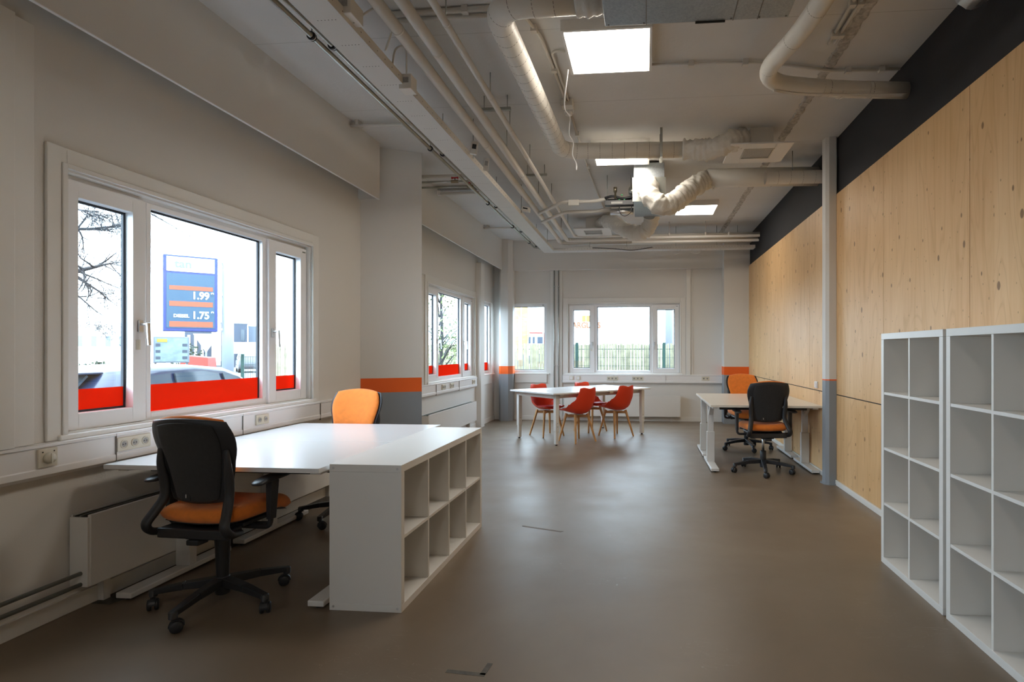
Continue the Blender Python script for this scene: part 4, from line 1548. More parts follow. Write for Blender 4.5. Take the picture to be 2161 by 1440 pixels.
# unistrut brackets
for (x, y, lab) in [(-1.25, 4.74, 'short strut bracket above the pipes near the first light'), (-1.25, 6.55, 'short strut bracket above the pipes near the second light')]:
    o = MB().box(-0.13, 0.13, -0.015, 0.015, -0.012, 0.012).build('strut_bracket', M['galv_pipe'])
    o.location = (x, y, 3.40)
    tag(o, lab, 'bracket', 'strut brackets above the pipes')
    MB().tube([(-0.10, 0, 0.012), (-0.10, 0, ZC - 3.40 - 0.001)], 0.004, 8).tube([(0.10, 0, 0.012), (0.10, 0, ZC - 3.40 - 0.001)], 0.004, 8).build('rod', M['galv_pipe'], o)

# rail lines with end caps over the far tray
for k, (y, z, lab) in enumerate([(9.62, 3.26, 'upper white rail across the far ceiling'), (9.70, 3.20, 'lower white rail across the far ceiling')]):
    o = MB().box(0, 2.1, -0.02, 0.02, -0.018, 0.018).build('wall_rail', M['pipe'], bevel=0.003)
    o.location = (-0.2, y, z)
    tag(o, lab, 'rail', 'white rails over the far cable tray')
for x, wd in ((0.42, 'leftmost'), (1.02, 'middle'), (1.4, 'rightmost')):
    o = MB().tube([(0, 0, 0), (0, 0, ZC - 3.279)], 0.005, 8).lathe([(0.014, 0), (0.014, 0.05)], n=10).build('hanger_rod', M['pipe'])
    o.location = (x, 9.62, 3.2785)
    tag(o, 'white rod with collar holding the far rails, %s of three' % wd, 'rod', 'rail hanger rods')
# duct and pipes high behind the far tray
for y, z, rr, lab in [(10.55, 3.36, 0.04, 'grey-white pipe high up along the far wall'), (10.75, 3.43, 0.022, 'thin pipe high up along the far wall')]:
    o = MB().tube([(-1.4, y, z), (1.93, y, z)], rr, 14).build('wall_pipe', M['pipe'], loc=(-1.4, y, z))
    tag(o, lab, 'pipe', 'pipes high on the far wall')
# hooks below the far tray
for x, lab in [(0.42, 'left white hook wire below the far tray'), (0.78, 'right white hook wire below the far tray')]:
    o = MB().tube(catmull([(0, 0, 0), (0.05, 0, -0.03), (0.14, 0, -0.05), (0.2, 0, -0.02), (0.21, 0, 0.02)], 6), 0.005, 8).tube([(0.06, 0, 0.02), (0.06, 0, -0.04)], 0.004, 6).build('hook_wire', M['pipe'])
    o.location = (x, 10.1, 3.108)
    tag(o, lab, 'hook', 'hook wires below the far tray')
# drooping black cable at the far tray
o = MB().tube(catmull([(-0.9, 9.985, 3.17), (-0.55, 9.98, 3.15), (-0.2, 9.975, 3.115), (0.15, 9.985, 3.165)], 8), 0.006, 8).build('drooping_cable', M['black'])
tag(o, 'thin black cable drooping along the edge of the far tray', 'cable')

# vertical zinc conduits on the far wall
for x, lab in [(-1.75, 'left one of two vertical zinc conduits on the far wall'), (-1.662, 'right one of two vertical zinc conduits on the far wall')]:
    o = MB().tube([(0, 0, 0.0), (0, 0, 3.12)], 0.0105, 12).build('wall_conduit', M['galv_pipe'])
    o.location = (x, YB - 0.055, 0.0)
    tag(o, lab, 'conduit', 'vertical zinc conduits on the far wall')
    for z in (1.07, 2.62):
        MB().box(-0.02, 0.02, -0.014, 0.019, z - 0.008, z + 0.008).build('saddle_clip', M['chrome'], o)

# junction boxes and gear on the tray edge
def gear(loc, sx, sy, sz, rot, label, cat='junction box', dark=False):
    o = MB().box(-sx / 2, sx / 2, -sy / 2, sy / 2, -sz / 2, sz / 2).build('junction_box', M['pipe'], bevel=0.004)
    o.location = loc
    o.rotation_euler = rot
    tag(o, label, cat, 'boxes mounted on the cable tray')
    MB().box(-sx * 0.3, sx * 0.3, -sy / 2 - 0.003, -sy / 2 - 0.0003, -sz * 0.1, sz * 0.25).build('faceplate', M['hole'] if dark else M['grille'], o)
    return o


gear((-1.585, 3.72, 3.150), 0.085, 0.10, 0.10, (0, 0, 0), 'white junction box clipped on the tray edge beside the first clamps')
gear((-1.60, 2.98, 3.20), 0.09, 0.14, 0.09, (0, 0, 0), 'white junction box on the tray at the top edge')
gear((-1.545, 5.10, 3.21), 0.06, 0.03, 0.12, (0.0, 0.15, 0.2), 'small dark-fronted box standing on the tray edge in the middle', dark=True)
gear((-1.545, 5.50, 3.19), 0.05, 0.012, 0.13, (0.0, 0.1, 0.3), 'small white perforated plate standing on the tray edge')
gear((-1.535, 7.35, 3.205), 0.10, 0.16, 0.05, (0.1, 0.2, 0.1), 'white driver box on the tray edge towards the pipe bend', dark=True)
o = MB().tube(catmull([(-1.62, 3.55, 3.16), (-1.60, 3.56, 3.30), (-1.55, 3.60, 3.33), (-1.585, 3.70, 3.20)], 8), 0.006, 8).build('looped_cable', M['pipe'])
tag(o, 'white cable looping up into the first junction box on the tray', 'cable', 'looping cables at the tray')
o = MB().tube(catmull([(-1.60, 3.05, 3.20), (-1.52, 3.15, 3.32), (-1.50, 3.28, 3.28), (-1.56, 3.33, 3.17)], 8), 0.006, 8).build('looped_cable', M['pipe'])
tag(o, 'white cable looping down from the box at the top edge', 'cable', 'looping cables at the tray')

# cross pipes with red valves
for k, (y, z, lab) in enumerate([(6.38, 3.30, 'zinc cross pipe with red valve, first of two by the left pillar'), (6.52, 3.28, 'zinc cross pipe with red valve, second of two by the left pillar')]):
    r = empty('valve_pipe', (-2.72, y, z), 0, lab, 'pipe', 'cross pipes with red valves')
    MB().tube([(-0.018, 0, 0), (0.78 + 0.08 * k, 0, 0)], 0.012, 12).build('pipe', M['galv_pipe'], r)
    x = 0.56 + 0.14 * k
    MB().tube([(x - 0.04, 0, 0), (x + 0.04, 0, 0)], 0.02, 12).lathe([(0.008, 0.0), (0.008, 0.04)], (x, 0, 0), 10).build('valve_body', M['brass'], r)
    MB().box(x - 0.035, x + 0.035, -0.008, 0.008, 0.036, 0.048).box(x - 0.04, x - 0.028, -0.01, 0.01, 0.03, 0.052).box(x + 0.028, x + 0.04, -0.01, 0.01, 0.03, 0.052).build('valve_handle', M['red_valve'], r)
o = MB().tube([(-2.74, 6.50, 3.40), (-1.90, 6.50, 3.40)], 0.022, 12).build('white_cross_pipe', M['pipe'], loc=(-2.74, 6.5, 3.4))
tag(o, 'white pipe just above the cross pipes with red valves', 'pipe')

# slim fluorescent batten
r = empty('tube_light', (-2.70, 7.31, ZC), 0, 'unlit white tube light between the left fascia and the tray', 'ceiling light')
MB().box(0, 0.80, -0.03, 0.03, -0.06, -0.0005).build('housing', M['grille'], r, bevel=0.003)
MB().tube([(0.04, -0.03, -0.10), (0.72, -0.03, -0.10)], 0.020, 14).build('tube', M['steel_white'], r)
MB().box(0.0, 0.04, -0.045, 0.01, -0.12, -0.0605).build('lamp_holder', M['pvc'], r)
MB().box(0.72, 0.76, -0.045, 0.01, -0.12, -0.0605).build('lamp_holder', M['pvc'], r)
for (y, x1, lab) in [(9.60, -2.15, 'small white conduit on the ceiling near the far left corner'), (5.13, -2.02, 'white conduit crossing the ceiling to the zinc pipes near the left pillar')]:
    o = MB().tube([(-2.739, y, 3.47), (x1, y + 0.03, 3.47)], 0.014, 12).build('ceiling_conduit', M['pipe'], loc=(-2.739, y, 3.47))
    tag(o, lab, 'conduit', 'short conduits on the ceiling')
    MB().tube([(-0.0, 0.05, 0.015), (x1 + 2.739, 0.09, 0.015)], 0.009, 10).build('second_line', M['pipe'], o)
    MB().box(0.05, 0.08, -0.02, 0.07, 0.0, 0.049).build('saddle_clip', M['pipe'], o)


# surface conduits on the ceiling
def conduit(pts, r, label, clips=(), name='ceiling_conduit'):
    p = fillet(pts, 0.06, 6)
    o = MB().tube(p, r, 10).build(name, M['pipe'])
    tag(o, label, 'conduit', 'surface conduits on the ceiling')
    if clips:
        for c in clips:
            MB().box(c[0] - 0.02, c[0] + 0.02, c[1] - 0.02, c[1] + 0.02, ZC - 0.045, ZC - 0.0005).build('saddle_clip', M['pipe'], o)
    return o


zc = ZC - 0.02
conduit([(-0.80, 3.0, zc), (-0.78, 3.55, zc), (-0.70, 3.85, zc), (-0.67, 4.85, zc)], 0.012, 'thin conduit along the ceiling beside the long round duct', [(-0.73, 3.75), (-0.68, 4.3)])
conduit([(-0.66, 4.95, zc), (-0.655, 6.9, zc), (-0.60, 8.6, zc)], 0.011, 'thin conduit continuing past the junction box towards the far end', [(-0.655, 5.6), (-0.65, 6.6)])
conduit([(-0.56, 4.05, zc), (-0.66, 4.05, zc), (-0.645, 4.84, zc)], 0.010, 'short conduit looping from the first light panel to the junction box')
conduit([(0.06, 4.30, zc), (0.85, 4.34, zc), (1.0, 4.38, zc)], 0.010, 'thin conduit from the first light panel towards the right', [(0.35, 4.315), (0.75, 4.33)])
conduit([(1.0, 4.38, zc), (1.42, 4.52, zc), (1.935, 4.53, zc)], 0.013, 'thin conduit ending at the black wall above the curved duct', [(1.55, 4.52), (1.8, 4.53)])
conduit([(1.27, 2.6, zc), (1.285, 4.12, zc)], 0.011, 'left one of two short conduits at the upper right', [(1.28, 3.65), (1.284, 4.0)])
conduit([(1.325, 2.6, zc), (1.325, 4.12, zc)], 0.011, 'right one of two short conduits at the upper right', [(1.325, 3.65), (1.325, 4.0)])
conduit([(-1.60, 3.51, zc), (-0.95, 3.50, zc)], 0.018, 'white pipe pair crossing the ceiling at the top, front one', [(-1.12, 3.50)])
conduit([(-1.60, 3.58, zc), (-0.95, 3.57, zc)], 0.014, 'white pipe pair crossing the ceiling at the top, rear one')
r = empty('junction_box', (-0.66, 4.90, ZC), 0, 'ceiling junction box with socket hanging beside the round duct', 'junction box')
MB().box(-0.05, 0.05, -0.05, 0.05, -0.06, -0.0005).build('housing', M['pipe'], r, bevel=0.004)
MB().lathe([(0.028, -0.085), (0.032, -0.08), (0.032, -0.06)], (0.0, 0.10, 0), 16).box(-0.04, 0.04, 0.06, 0.14, -0.06, -0.0005).build('socket_outlet', M['pvc'], r)
o = MB().tube(catmull([(-0.56, 4.2, 3.44), (-0.63, 4.5, 3.30), (-0.645, 4.95, 3.40), (-0.66, 5.02, 3.28), (-0.63, 5.08, 3.22), (-0.64, 5.1, 3.12), (-0.61, 5.12, 3.05), (-0.605, 5.1, 2.98)], 8), 0.005, 8).build('dangling_cable', M['pvc'])
tag(o, 'loose white cable dangling from the ceiling junction box', 'cable')

# tape marks on the floor
b = MB()
for a, c in (((-0.83, 2.345), (-0.66, 2.33)), ((-0.672, 2.33), (-0.662, 2.42))):
    a, c = Vector((*a, 0)), Vector((*c, 0))
    d = (c - a).normalized()
    s = Vector((-d.y, d.x, 0)) * 0.012
    b.add([a - s + Vector((0, 0, 0.0008)), c - s + Vector((0, 0, 0.0008)), c + s + Vector((0, 0, 0.0008)), a + s + Vector((0, 0, 0.0008)), a - s, c - s, c + s, a + s], [(0, 1, 2, 3), (7, 6, 5, 4), (0, 4, 5, 1), (2, 6, 7, 3), (1, 5, 6, 2), (3, 7, 4, 0)])
tag(b.build('tape_mark', M['tape'], loc=(-0.7, 2.35, 0)), 'dark L-shaped tape mark on the floor at the bottom edge', 'tape', 'tape marks on the floor')
b = MB().prism([(-0.94, 4.36), (-0.935, 4.335), (-0.62, 4.225), (-0.60, 4.245)], 0.0, 0.0008)
tag(b.build('tape_mark', mat('faded_tape', (0.14, 0.11, 0.08), 0.6, var=0.2, vscale=20), loc=(-0.78, 4.3, 0)), 'faint strip of old tape on the floor beyond the low shelf', 'tape', 'tape marks on the floor')

# ============================================================ OUTSIDE
M['asphalt'] = mat('light_paving', (0.07, 0.07, 0.073), 0.8, var=0.12, vscale=2)
M['grass'] = mat('winter_grass', (0.16, 0.22, 0.08), 0.9, var=0.3, vscale=4)
M['bwhite'] = mat('white_cladding', (0.85, 0.86, 0.87), 0.6, var=0.02)
M['bgrey'] = mat('grey_cladding', (0.06, 0.075, 0.10), 0.6, var=0.05)
M['bdark'] = mat('dark_grey_cladding', (0.03, 0.042, 0.065), 0.6, var=0.05)
M['carblue'] = mat('dark_blue_car_paint', (0.010, 0.017, 0.04), 0.3, 0.0, spec=0.35, coat=0.25)
M['carwhite'] = mat('white_car_paint', (0.14, 0.165, 0.20), 0.35, spec=0.3)
M['palepost'] = mat('pale_grey_post', (0.085, 0.105, 0.135), 0.5)
M['carsilver'] = mat('silver_car_paint', (0.10, 0.105, 0.115), 0.35, 0.2, spec=0.3)
M['carglass'] = mat('car_glass', (0.03, 0.045, 0.06), 0.12, 0.0, spec=0.5)
M['rubber'] = mat('tyre_rubber', (0.02, 0.02, 0.02), 0.8)
M['signblue'] = mat('sign_blue', (0.004, 0.018, 0.115), 0.4)
M['signteal'] = mat('sign_teal', (0.010, 0.045, 0.085), 0.4)
M['signwhite'] = mat('sign_white', (0.42, 0.43, 0.45), 0.4)
M['signorange'] = mat('sign_orange', (0.30, 0.045, 0.014), 0.5)
M['signgrey'] = mat('sign_faded_grey', (0.11, 0.125, 0.145), 0.5)
M['greenpost'] = mat('green_fence_paint', (0.006, 0.040, 0.032), 0.5)
M['slat'] = mat('pale_chestnut_slat', (0.26, 0.235, 0.15), 0.8, var=0.3, vscale=6)
M['bark'] = mat('grey_brown_bark', (0.028, 0.026, 0.028), 0.9, var=0.3, vscale=8)
M['leaf'] = mat('yellow_green_leaf', (0.12, 0.15, 0.045), 0.7, var=0.4, vscale=5)
M['hedge'] = mat('dark_hedge', (0.018, 0.032, 0.016), 0.9, var=0.5, vscale=6)
M['flag'] = mat('orange_flag_cloth', (0.40, 0.25, 0.10), 0.8, var=0.05)
M['tail'] = mat('red_tail_lamp', (0.2, 0.008, 0.008), 0.3)
M['roofred'] = mat('red_panel', (0.20, 0.022, 0.012), 0.6)

tag(MB().box(-80, 60, -30, 90, GZ - 0.2, GZ).build('ground', M['asphalt']), kind='structure')


def wheel(b, c, r, w, axis):
    b.lathe([(r * 0.6, -w / 2), (r * 0.95, -w / 2), (r, -w * 0.35), (r, w * 0.35), (r * 0.95, w / 2), (r * 0.6, w / 2)], c, 24, axis)


def car(name, label, front_left, length, width, height, body, prof, glass, rz, loc, roofcol=None, cat='car'):
    """profile car. prof: closed outline (x along length 0..1, z 0..1) ; glass: list of side-window outlines"""
    r = empty(name, loc, rz, label, cat, 'vehicles outside')
    b = MB()
    n = len(prof)
    rings = []
    for k, (fy, sc) in enumerate([(-0.5, 0.90), (-0.47, 0.985), (-0.3, 1.0), (0.3, 1.0), (0.47, 0.985), (0.5, 0.90)]):
        ring = []
        for x, z in prof:
            # tumblehome: upper body narrows
            nar = 1.0 - 0.13 * max(0, (z - 0.55) / 0.45)
            zz = z * height if z < 0.5 else (0.5 + (z - 0.5) * (sc if sc < 0.99 else 1)) * height
            ring.append(Vector(((x - 0.5) * length * (sc if sc < 0.95 else 1), fy * width * nar, zz)))
        rings.append(ring)
    b.rings(rings, True, True)
    bo = b.build('body', body, r)
    for g in glass:
        for s in (-1, 1):
            gb = MB()
            vs = []
            for off in (0.0, 0.02):
                for x, z in g:
                    nar = 1.0 - 0.13 * max(0, (z - 0.55) / 0.45)
                    vs.append(Vector(((x - 0.5) * length, s * (0.5 * width * nar + 0.002 + off), z * height)))
            m_ = len(g)
            fs = [tuple(range(m_)), tuple(range(2 * m_ - 1, m_ - 1, -1))] + [(i, (i + 1) % m_, m_ + (i + 1) % m_, m_ + i) for i in range(m_)]
            gb.add(vs, fs)
            gb.build('side_window', M['carglass'], r)
    for x in (0.18, 0.80):
        for s in (-1, 1):
            wb = MB()
            wheel(wb, ((x - 0.5) * length, s * (width / 2 - 0.10), 0.32), 0.32, 0.22, 'y')
            wo = wb.build('wheel', M['rubber'], r)
            sp = MB()
            sp.lathe([(0.19, -0.01), (0.19, 0.01)], ((x - 0.5) * length, s * (width / 2 + 0.012), 0.32), 16, 'y')
            sp.build('rim', M['chrome'], wo)
    return r


hatch = [(0.02, 0.16), (0.98, 0.16), (1.0, 0.35), (0.985, 0.5), (0.90, 0.585), (0.74, 0.64), (0.60, 0.90), (0.54, 0.96), (0.40, 1.0), (0.25, 0.985), (0.13, 0.93), (0.04, 0.68), (0.0, 0.6), (0.0, 0.3)]
hg = [[(0.15, 0.70), (0.20, 0.90), (0.30, 0.92), (0.31, 0.68)], [(0.325, 0.67), (0.32, 0.92), (0.44, 0.93), (0.50, 0.90), (0.525, 0.66)], [(0.54, 0.66), (0.52, 0.90), (0.59, 0.86), (0.70, 0.66)]]
c1 = car('parked_car', 'dark blue hatchback parked right outside the nearest window', None, 4.4, 1.78, 1.47, M['carblue'], hatch, hg, PI / 2, (-7.2, 8.05, GZ))
# rear screen and spoiler of the dark car
MB().add([(-2.14, -0.55, 0.98), (-2.14, 0.55, 0.98), (-1.72, 0.5, 1.345), (-1.72, -0.5, 1.345), (-2.16, -0.55, 1.0), (-2.16, 0.55, 1.0), (-1.74, 0.5, 1.365), (-1.74, -0.5, 1.365)], [(0, 1, 2, 3), (7, 6, 5, 4), (0, 4, 5, 1), (2, 6, 7, 3), (1, 5, 6, 2), (3, 7, 4, 0)]).build('rear_window', M['carglass'], c1)
MB().box(-1.95, -1.60, -0.58, 0.58, 1.37, 1.40).build('roof_spoiler', M['carblue'], c1, bevel=0.01)
MB().box(-2.17, -2.02, -0.86, -0.6, 0.86, 0.96).box(-2.17, -2.02, 0.6, 0.86, 0.86, 0.96).build('tail_lamp', M['tail'], c1)
vanp = [(0.02, 0.12), (0.98, 0.12), (1.0, 0.3), (0.98, 0.45), (0.84, 0.52), (0.72, 0.90), (0.66, 0.97), (0.5, 1.0), (0.08, 0.995), (0.03, 0.93), (0.0, 0.6), (0.0, 0.2)]
c2 = car('white_van', 'white van parked left of the dark car outside', None, 4.6, 1.85, 1.92, M['carwhite'], vanp, [[(0.52, 0.62), (0.52, 0.90), (0.66, 0.88), (0.76, 0.62)]], -PI / 2, (-10.6, 6.35, GZ), cat='van')
MB().box(-2.31, -2.24, -0.9, -0.80, 0.95, 1.4).box(-2.31, -2.24, 0.80, 0.9, 0.95, 1.4).build('tail_lamp', M['tail'], c2)
suv = [(0.02, 0.18), (0.98, 0.18), (1.0, 0.4), (0.97, 0.55), (0.76, 0.64), (0.62, 0.92), (0.5, 0.99), (0.3, 1.0), (0.12, 0.95), (0.03, 0.68), (0.0, 0.55), (0.0, 0.3)]
ps = at(528, 745, 46)
car('silver_car', 'silver car on the road beyond the price sign', None, 4.2, 1.8, 1.6, M['carsilver'], suv, [[(0.15, 0.68), (0.18, 0.9), (0.36, 0.92), (0.38, 0.67)], [(0.40, 0.67), (0.38, 0.92), (0.55, 0.91), (0.70, 0.67)]], PI + math.radians(-50), (ps.x, ps.y, GZ))


def billboard_frame(px, d, w, depth, z0, z1, rz, name, label, cat):
    p = at(px, 742, d)
    return empty(name, (p.x, p.y, GZ), rz, label, cat), p


# price sign on its pole; faces the camera side
def face_rot(p, extra=0.0):
    # rotate so local -y looks back towards the room's camera corner
    return math.atan2(p.y, p.x) - PI / 2 + extra


DS = 17.0
p = at(403, 742, DS)
rz = face_rot(p, math.radians(4))
r = empty('price_sign', (p.x, p.y, GZ), rz, 'tall blue fuel price sign on a white pole outside', 'sign')
w = 84 / FPX * DS * 1.13
zt = CAM_H + (742 - 541) / FPX * DS - GZ
zb = CAM_H + (742 - 700) / FPX * DS - GZ
MB().box(-w / 2, w / 2, -0.02, 0.30, zb, zt).build('sign_case', M['signblue'], r, bevel=0.02)
fw = w * 0.88
MB().box(-fw / 2, fw / 2, -0.035, -0.0205, zt - 0.48, zt - 0.05).build('name_panel', M['signwhite'], r)
MB().box(-fw / 2, fw / 2, -0.035, -0.0205, zb + 0.10, zt - 0.54).build('price_panel', M['signteal'], r)
text_part('lettering', 'tan', 0.33, M['signgrey'], r, (-fw * 0.16, -0.04, zt - 0.26), (PI / 2, 0, 0), bold=0.006)
hh = (zt - 0.54) - (zb + 0.10)
for k, zf in enumerate((0.83, 0.50, 0.025)):
    pass
bars = MB()
for f0, f1 in ((0.70, 0.775), (0.40, 0.49), (0.02, 0.12)):
    bars.box(-fw * 0.44, fw * 0.46, -0.043, -0.0355, zb + 0.10 + hh * f0, zb + 0.10 + hh * f1)
bars.build('orange_bar', M['signorange'], r)
text_part('price_digits', '1.99', 0.30, M['signwhite'], r, (fw * 0.20, -0.045, zb + 0.10 + hh * 0.60), (PI / 2, 0, 0), bold=0.010, xscale=0.85)
text_part('price_digits', '9', 0.16, M['signwhite'], r, (fw * 0.45, -0.045, zb + 0.10 + hh * 0.635), (PI / 2, 0, 0), bold=0.005)
text_part('price_digits', '1.75', 0.30, M['signwhite'], r, (fw * 0.20, -0.045, zb + 0.10 + hh * 0.235), (PI / 2, 0, 0), bold=0.010, xscale=0.85)
text_part('price_digits', '9', 0.16, M['signwhite'], r, (fw * 0.45, -0.045, zb + 0.10 + hh * 0.28), (PI / 2, 0, 0), bold=0.005)
text_part('lettering', 'DIESEL', 0.13, M['signwhite'], r, (-fw * 0.20, -0.045, zb + 0.10 + hh * 0.22), (PI / 2, 0, 0), bold=0.005)
MB().box(fw / 2 + 0.15, fw / 2 + 0.32, 0.08, 0.20, zb + 0.05, zb + 0.12).box(fw / 2 + 0.15, fw / 2 + 0.32, 0.08, 0.20, (zb + zt) / 2, (zb + zt) / 2 + 0.07).box(fw / 2 + 0.15, fw / 2 + 0.32, 0.08, 0.20, zt - 0.12, zt - 0.05).build('pole_bracket', M['signwhite'], r)
MB().lathe([(0.16, 0.0), (0.16, zt + 0.02)], (w / 2 + 0.28, 0.14, 0), 20).build('pole', mat('pale_blue_grey_pole', (0.20, 0.235, 0.28), 0.4), r)

# town map board
p = at(362, 742, 12.5)
r = empty('map_board', (p.x, p.y, GZ), face_rot(p, 0.1), 'grey framed area map board standing left of the price sign pole', 'sign')
zt, zb = CAM_H + (742 - 711) / FPX * 12.5 - GZ, CAM_H + (742 - 766) / FPX * 12.5 - GZ
w = 56 / FPX * 12.5 * 1.1
MB().box(-w / 2, w / 2, -0.03, 0.05, zb, zt).build('frame', M['signgrey'], r, bevel=0.01)
MB().box(-w / 2 + 0.03, w / 2 - 0.03, -0.036, -0.0305, zb + 0.03, zt - 0.03).build('map_sheet', mat('map_print', (0.14, 0.19, 0.20), 0.5, var=0.25, vscale=9), r)
ad = MB()
for k in range(3):
    z = zb + 0.08 + k * 0.14
    ad.box(-w / 2 + 0.04, -w / 2 + 0.12, -0.042, -0.0365, z, z + 0.06).box(w / 2 - 0.13, w / 2 - 0.04, -0.042, -0.0365, z, z + 0.06)
ad.build('advert_tile', M['bdark'], r)
MB().box(-w / 2 + 0.06, -w / 2 + 0.24, -0.042, -0.0365, zt - 0.12, zt - 0.05).build('yellow_tile', mat('yellow_print', (0.25, 0.2, 0.02), 0.5), r)
MB().box(-w / 2 + 0.02, -w / 2 + 0.06, 0.0, 0.04, 0, zb).box(w / 2 - 0.06, w / 2 - 0.02, 0.0, 0.04, 0, zb).build('leg', M['signgrey'], r)

# lamp posts and poles
def pole(px, d, rad, ztop, name, label, material, cat='pole'):
    p = at(px, 742, d)
    o = MB().lathe([(rad, 0), (rad * 0.9, ztop - GZ)], n=14).build(name, material)
    o.location = (p.x, p.y, GZ)
    return tag(o, label, cat)


pole(320, 18, 0.055, 6.6, 'lamp_post', 'slender pale lamp post left of the price sign', M['bwhite'], 'lamp post')
pole(623, 9.0, 0.105, 4.2, 'canopy_post', 'thick pale post outside the right pane of the nearest window', M['palepost'], 'post')
pole(1412, 19.0, 0.13, 7.0, 'mast_post', 'thick pale mast outside the right pane of the far window', mat('light_grey_mast', (0.20, 0.215, 0.24), 0.5), 'post')
p = at(435, 742, 21)
r = empty('yield_sign', (p.x, p.y, GZ), face_rot(p), 'small triangular yield sign on a thin post right of the map board', 'sign')
MB().lathe([(0.03, 0), (0.03, 2.3)], n=8).build('post', M['signgrey'], r)
MB().add([(-0.4, -0.04, 2.3), (0.4, -0.04, 2.3), (0, -0.04, 1.6), (-0.4, -0.06, 2.3), (0.4, -0.06, 2.3), (0, -0.06, 1.6)], [(0, 1, 2), (5, 4, 3), (0, 3, 4, 1), (1, 4, 5, 2), (2, 5, 3, 0)]).build('triangle', M['signwhite'], r)

# orange and red recovery roof beyond the dark car
p = at(412, 742, 15.5)
r = empty('red_container_lid', (p.x, p.y, GZ), face_rot(p, -0.3), 'low red and orange skip behind the dark car roof', 'skip')
zt, zb = CAM_H + (742 - 750) / FPX * 15.5 - GZ, 0.0
MB().add([(-0.30, -0.4, zb), (0.42, -0.4, zb), (0.42, 0.5, zb), (-0.30, 0.5, zb), (-0.24, -0.3, zt), (0.38, -0.3, zt - 0.06), (0.38, 0.4, zt - 0.06), (-0.24, 0.4, zt)], [(3, 2, 1, 0), (4, 5, 6, 7), (0, 1, 5, 4), (1, 2, 6, 5), (2, 3, 7, 6), (3, 0, 4, 7)]).build('tub', M['roofred'], r, bevel=0.02)
MB().box(-0.33, 0.45, -0.43, -0.395, zt - 0.42, zt - 0.30).build('rim_band', M['signorange'], r)


# buildings
def building(px0, px1, ytop, d, depth, material, name, label, windows=None, wmat=None, rz=None, roof=None):
    p0, p1 = at(px0, 742, d), at(px1, 742, d)
    # front edge square to the line of sight
    mid = (p0 + p1) / 2
    dirv = Vector((mid.x, mid.y, 0)).normalized()
    sd = Vector((dirv.y, -dirv.x, 0))
    hw_ = abs((p1 - p0).dot(sd)) / 2
    p0, p1 = mid - sd * hw_, mid + sd * hw_
    c = (p0 + p1) / 2
    w = (p1 - p0).length
    h = CAM_H + (742 - ytop) / FPX * d - GZ
    r = empty(name, (c.x, c.y, GZ), math.atan2((p1 - p0).y, (p1 - p0).x) if rz is None else rz, label, 'building')
    MB().box(-w / 2, w / 2, 0, depth, 0, h).build('walls', material, r)
    for (u0, u1, v0, v1) in (windows or []):
        wo = MB().box(-w / 2 + u0 * w, -w / 2 + u1 * w, -0.05, -0.002, h * v0, h * v1).build('window', wmat or M['carglass'], r)
    MB().box(-w / 2 - 0.05, w / 2 + 0.05, -0.05, depth, h - 0.002, h + 0.12).build('roof_edge', roof or M['bwhite'], r)
    return r


building(60, 345, 688, 48, 10, M['bwhite'], 'warehouse', 'long low white building seen through the left panes of the nearest window',
         [(0.36 + 0.105 * k, 0.40 + 0.105 * k, 0.55, 0.78) for k in range(6)], mat('pale_blue_glass', (0.15, 0.18, 0.2), 0.2))
bb = building(350, 380, 706, 41, 4, M['bwhite'], 'shop_building', 'white shop building behind the map board with orange letters')
text_part('lettering', 'FLEX', 0.9, M['signorange'], bb, (-0.1, -0.1, 2.25), (PI / 2, 0, 0), bold=0.01)
building(390, 447, 700, 62, 6, M['bdark'], 'dark_building', 'dark glazed building behind the yield sign', [(0.1, 0.2, 0.1, 0.9), (0.35, 0.45, 0.1, 0.9), (0.6, 0.7, 0.1, 0.9)], M['bwhite'])
building(466, 494, 681, 62, 8, M['bgrey'], 'office_building', 'light grey two-storey office right of the sign pole', [(0.15, 0.45, 0.62, 0.8), (0.52, 0.85, 0.62, 0.8), (0.1, 0.9, 0.08, 0.38)])
building(494, 522, 683, 60, 7, M['bdark'], 'office_building', 'dark grey upper block next to the light grey office', [(0.5, 0.8, 0.6, 0.86), (0.1, 0.9, 0.06, 0.36)])
building(524, 548, 689, 74, 6, M['bgrey'], 'office_building', 'grey annex at the right of the middle pane of the nearest window')
building(578, 612, 692, 62, 8, M['bwhite'], 'warehouse', 'white building seen through the right pane of the nearest window')
p = at(595, 742, 20)
r = empty('storage_container', (p.x, p.y, GZ), YAW, 'pale tan storage container outside the right pane of the nearest window', 'container')
MB().box(-0.35, 0.2, 0, 2, 0, 1.9).build('box', mat('tan_paint', (0.22, 0.17, 0.13), 0.7, var=0.1), r)
MB().box(0.2, 0.4, 0, 2, 0, 2.0).build('door_end', M['bdark'], r)

# white warehouse beyond the back window
r = empty('garage_hall', (-1.0, 34, GZ), 0, 'white garage hall with roller doors and orange letters beyond the far fence', 'building')
MB().box(-2.2, 16, 0, 12, 0, 9).build('walls', M['bwhite'], r)
b = MB()
for k in range(5):
    b.box(3.72, 7.6, -0.05, -0.002, 0.2 + k * 0.46, 0.235 + k * 0.46 + 0.0)
b.box(3.62, 3.72, -0.06, -0.002, 0, 2.56).box(3.62, 7.72, -0.06, -0.002, 2.48, 2.56).box(7.62, 7.72, -0.06, -0.002, 0, 2.56).box(4.9, 4.94, -0.05, -0.002, 0.2, 2.5).box(6.2, 6.24, -0.05, -0.002, 0.2, 2.5)
b.build('roller_door_frame', mat('faint_grey', (0.10, 0.115, 0.13), 0.5), r)
b = MB()
b.box(8.1, 12.0, -0.05, -0.002, 0.2, 2.3)
b.build('roller_door', mat('pale_door', (0.22, 0.24, 0.26), 0.5), r)
M['brandorange'] = mat('orange_letters', (0.34, 0.14, 0.03), 0.5)
yy = 34
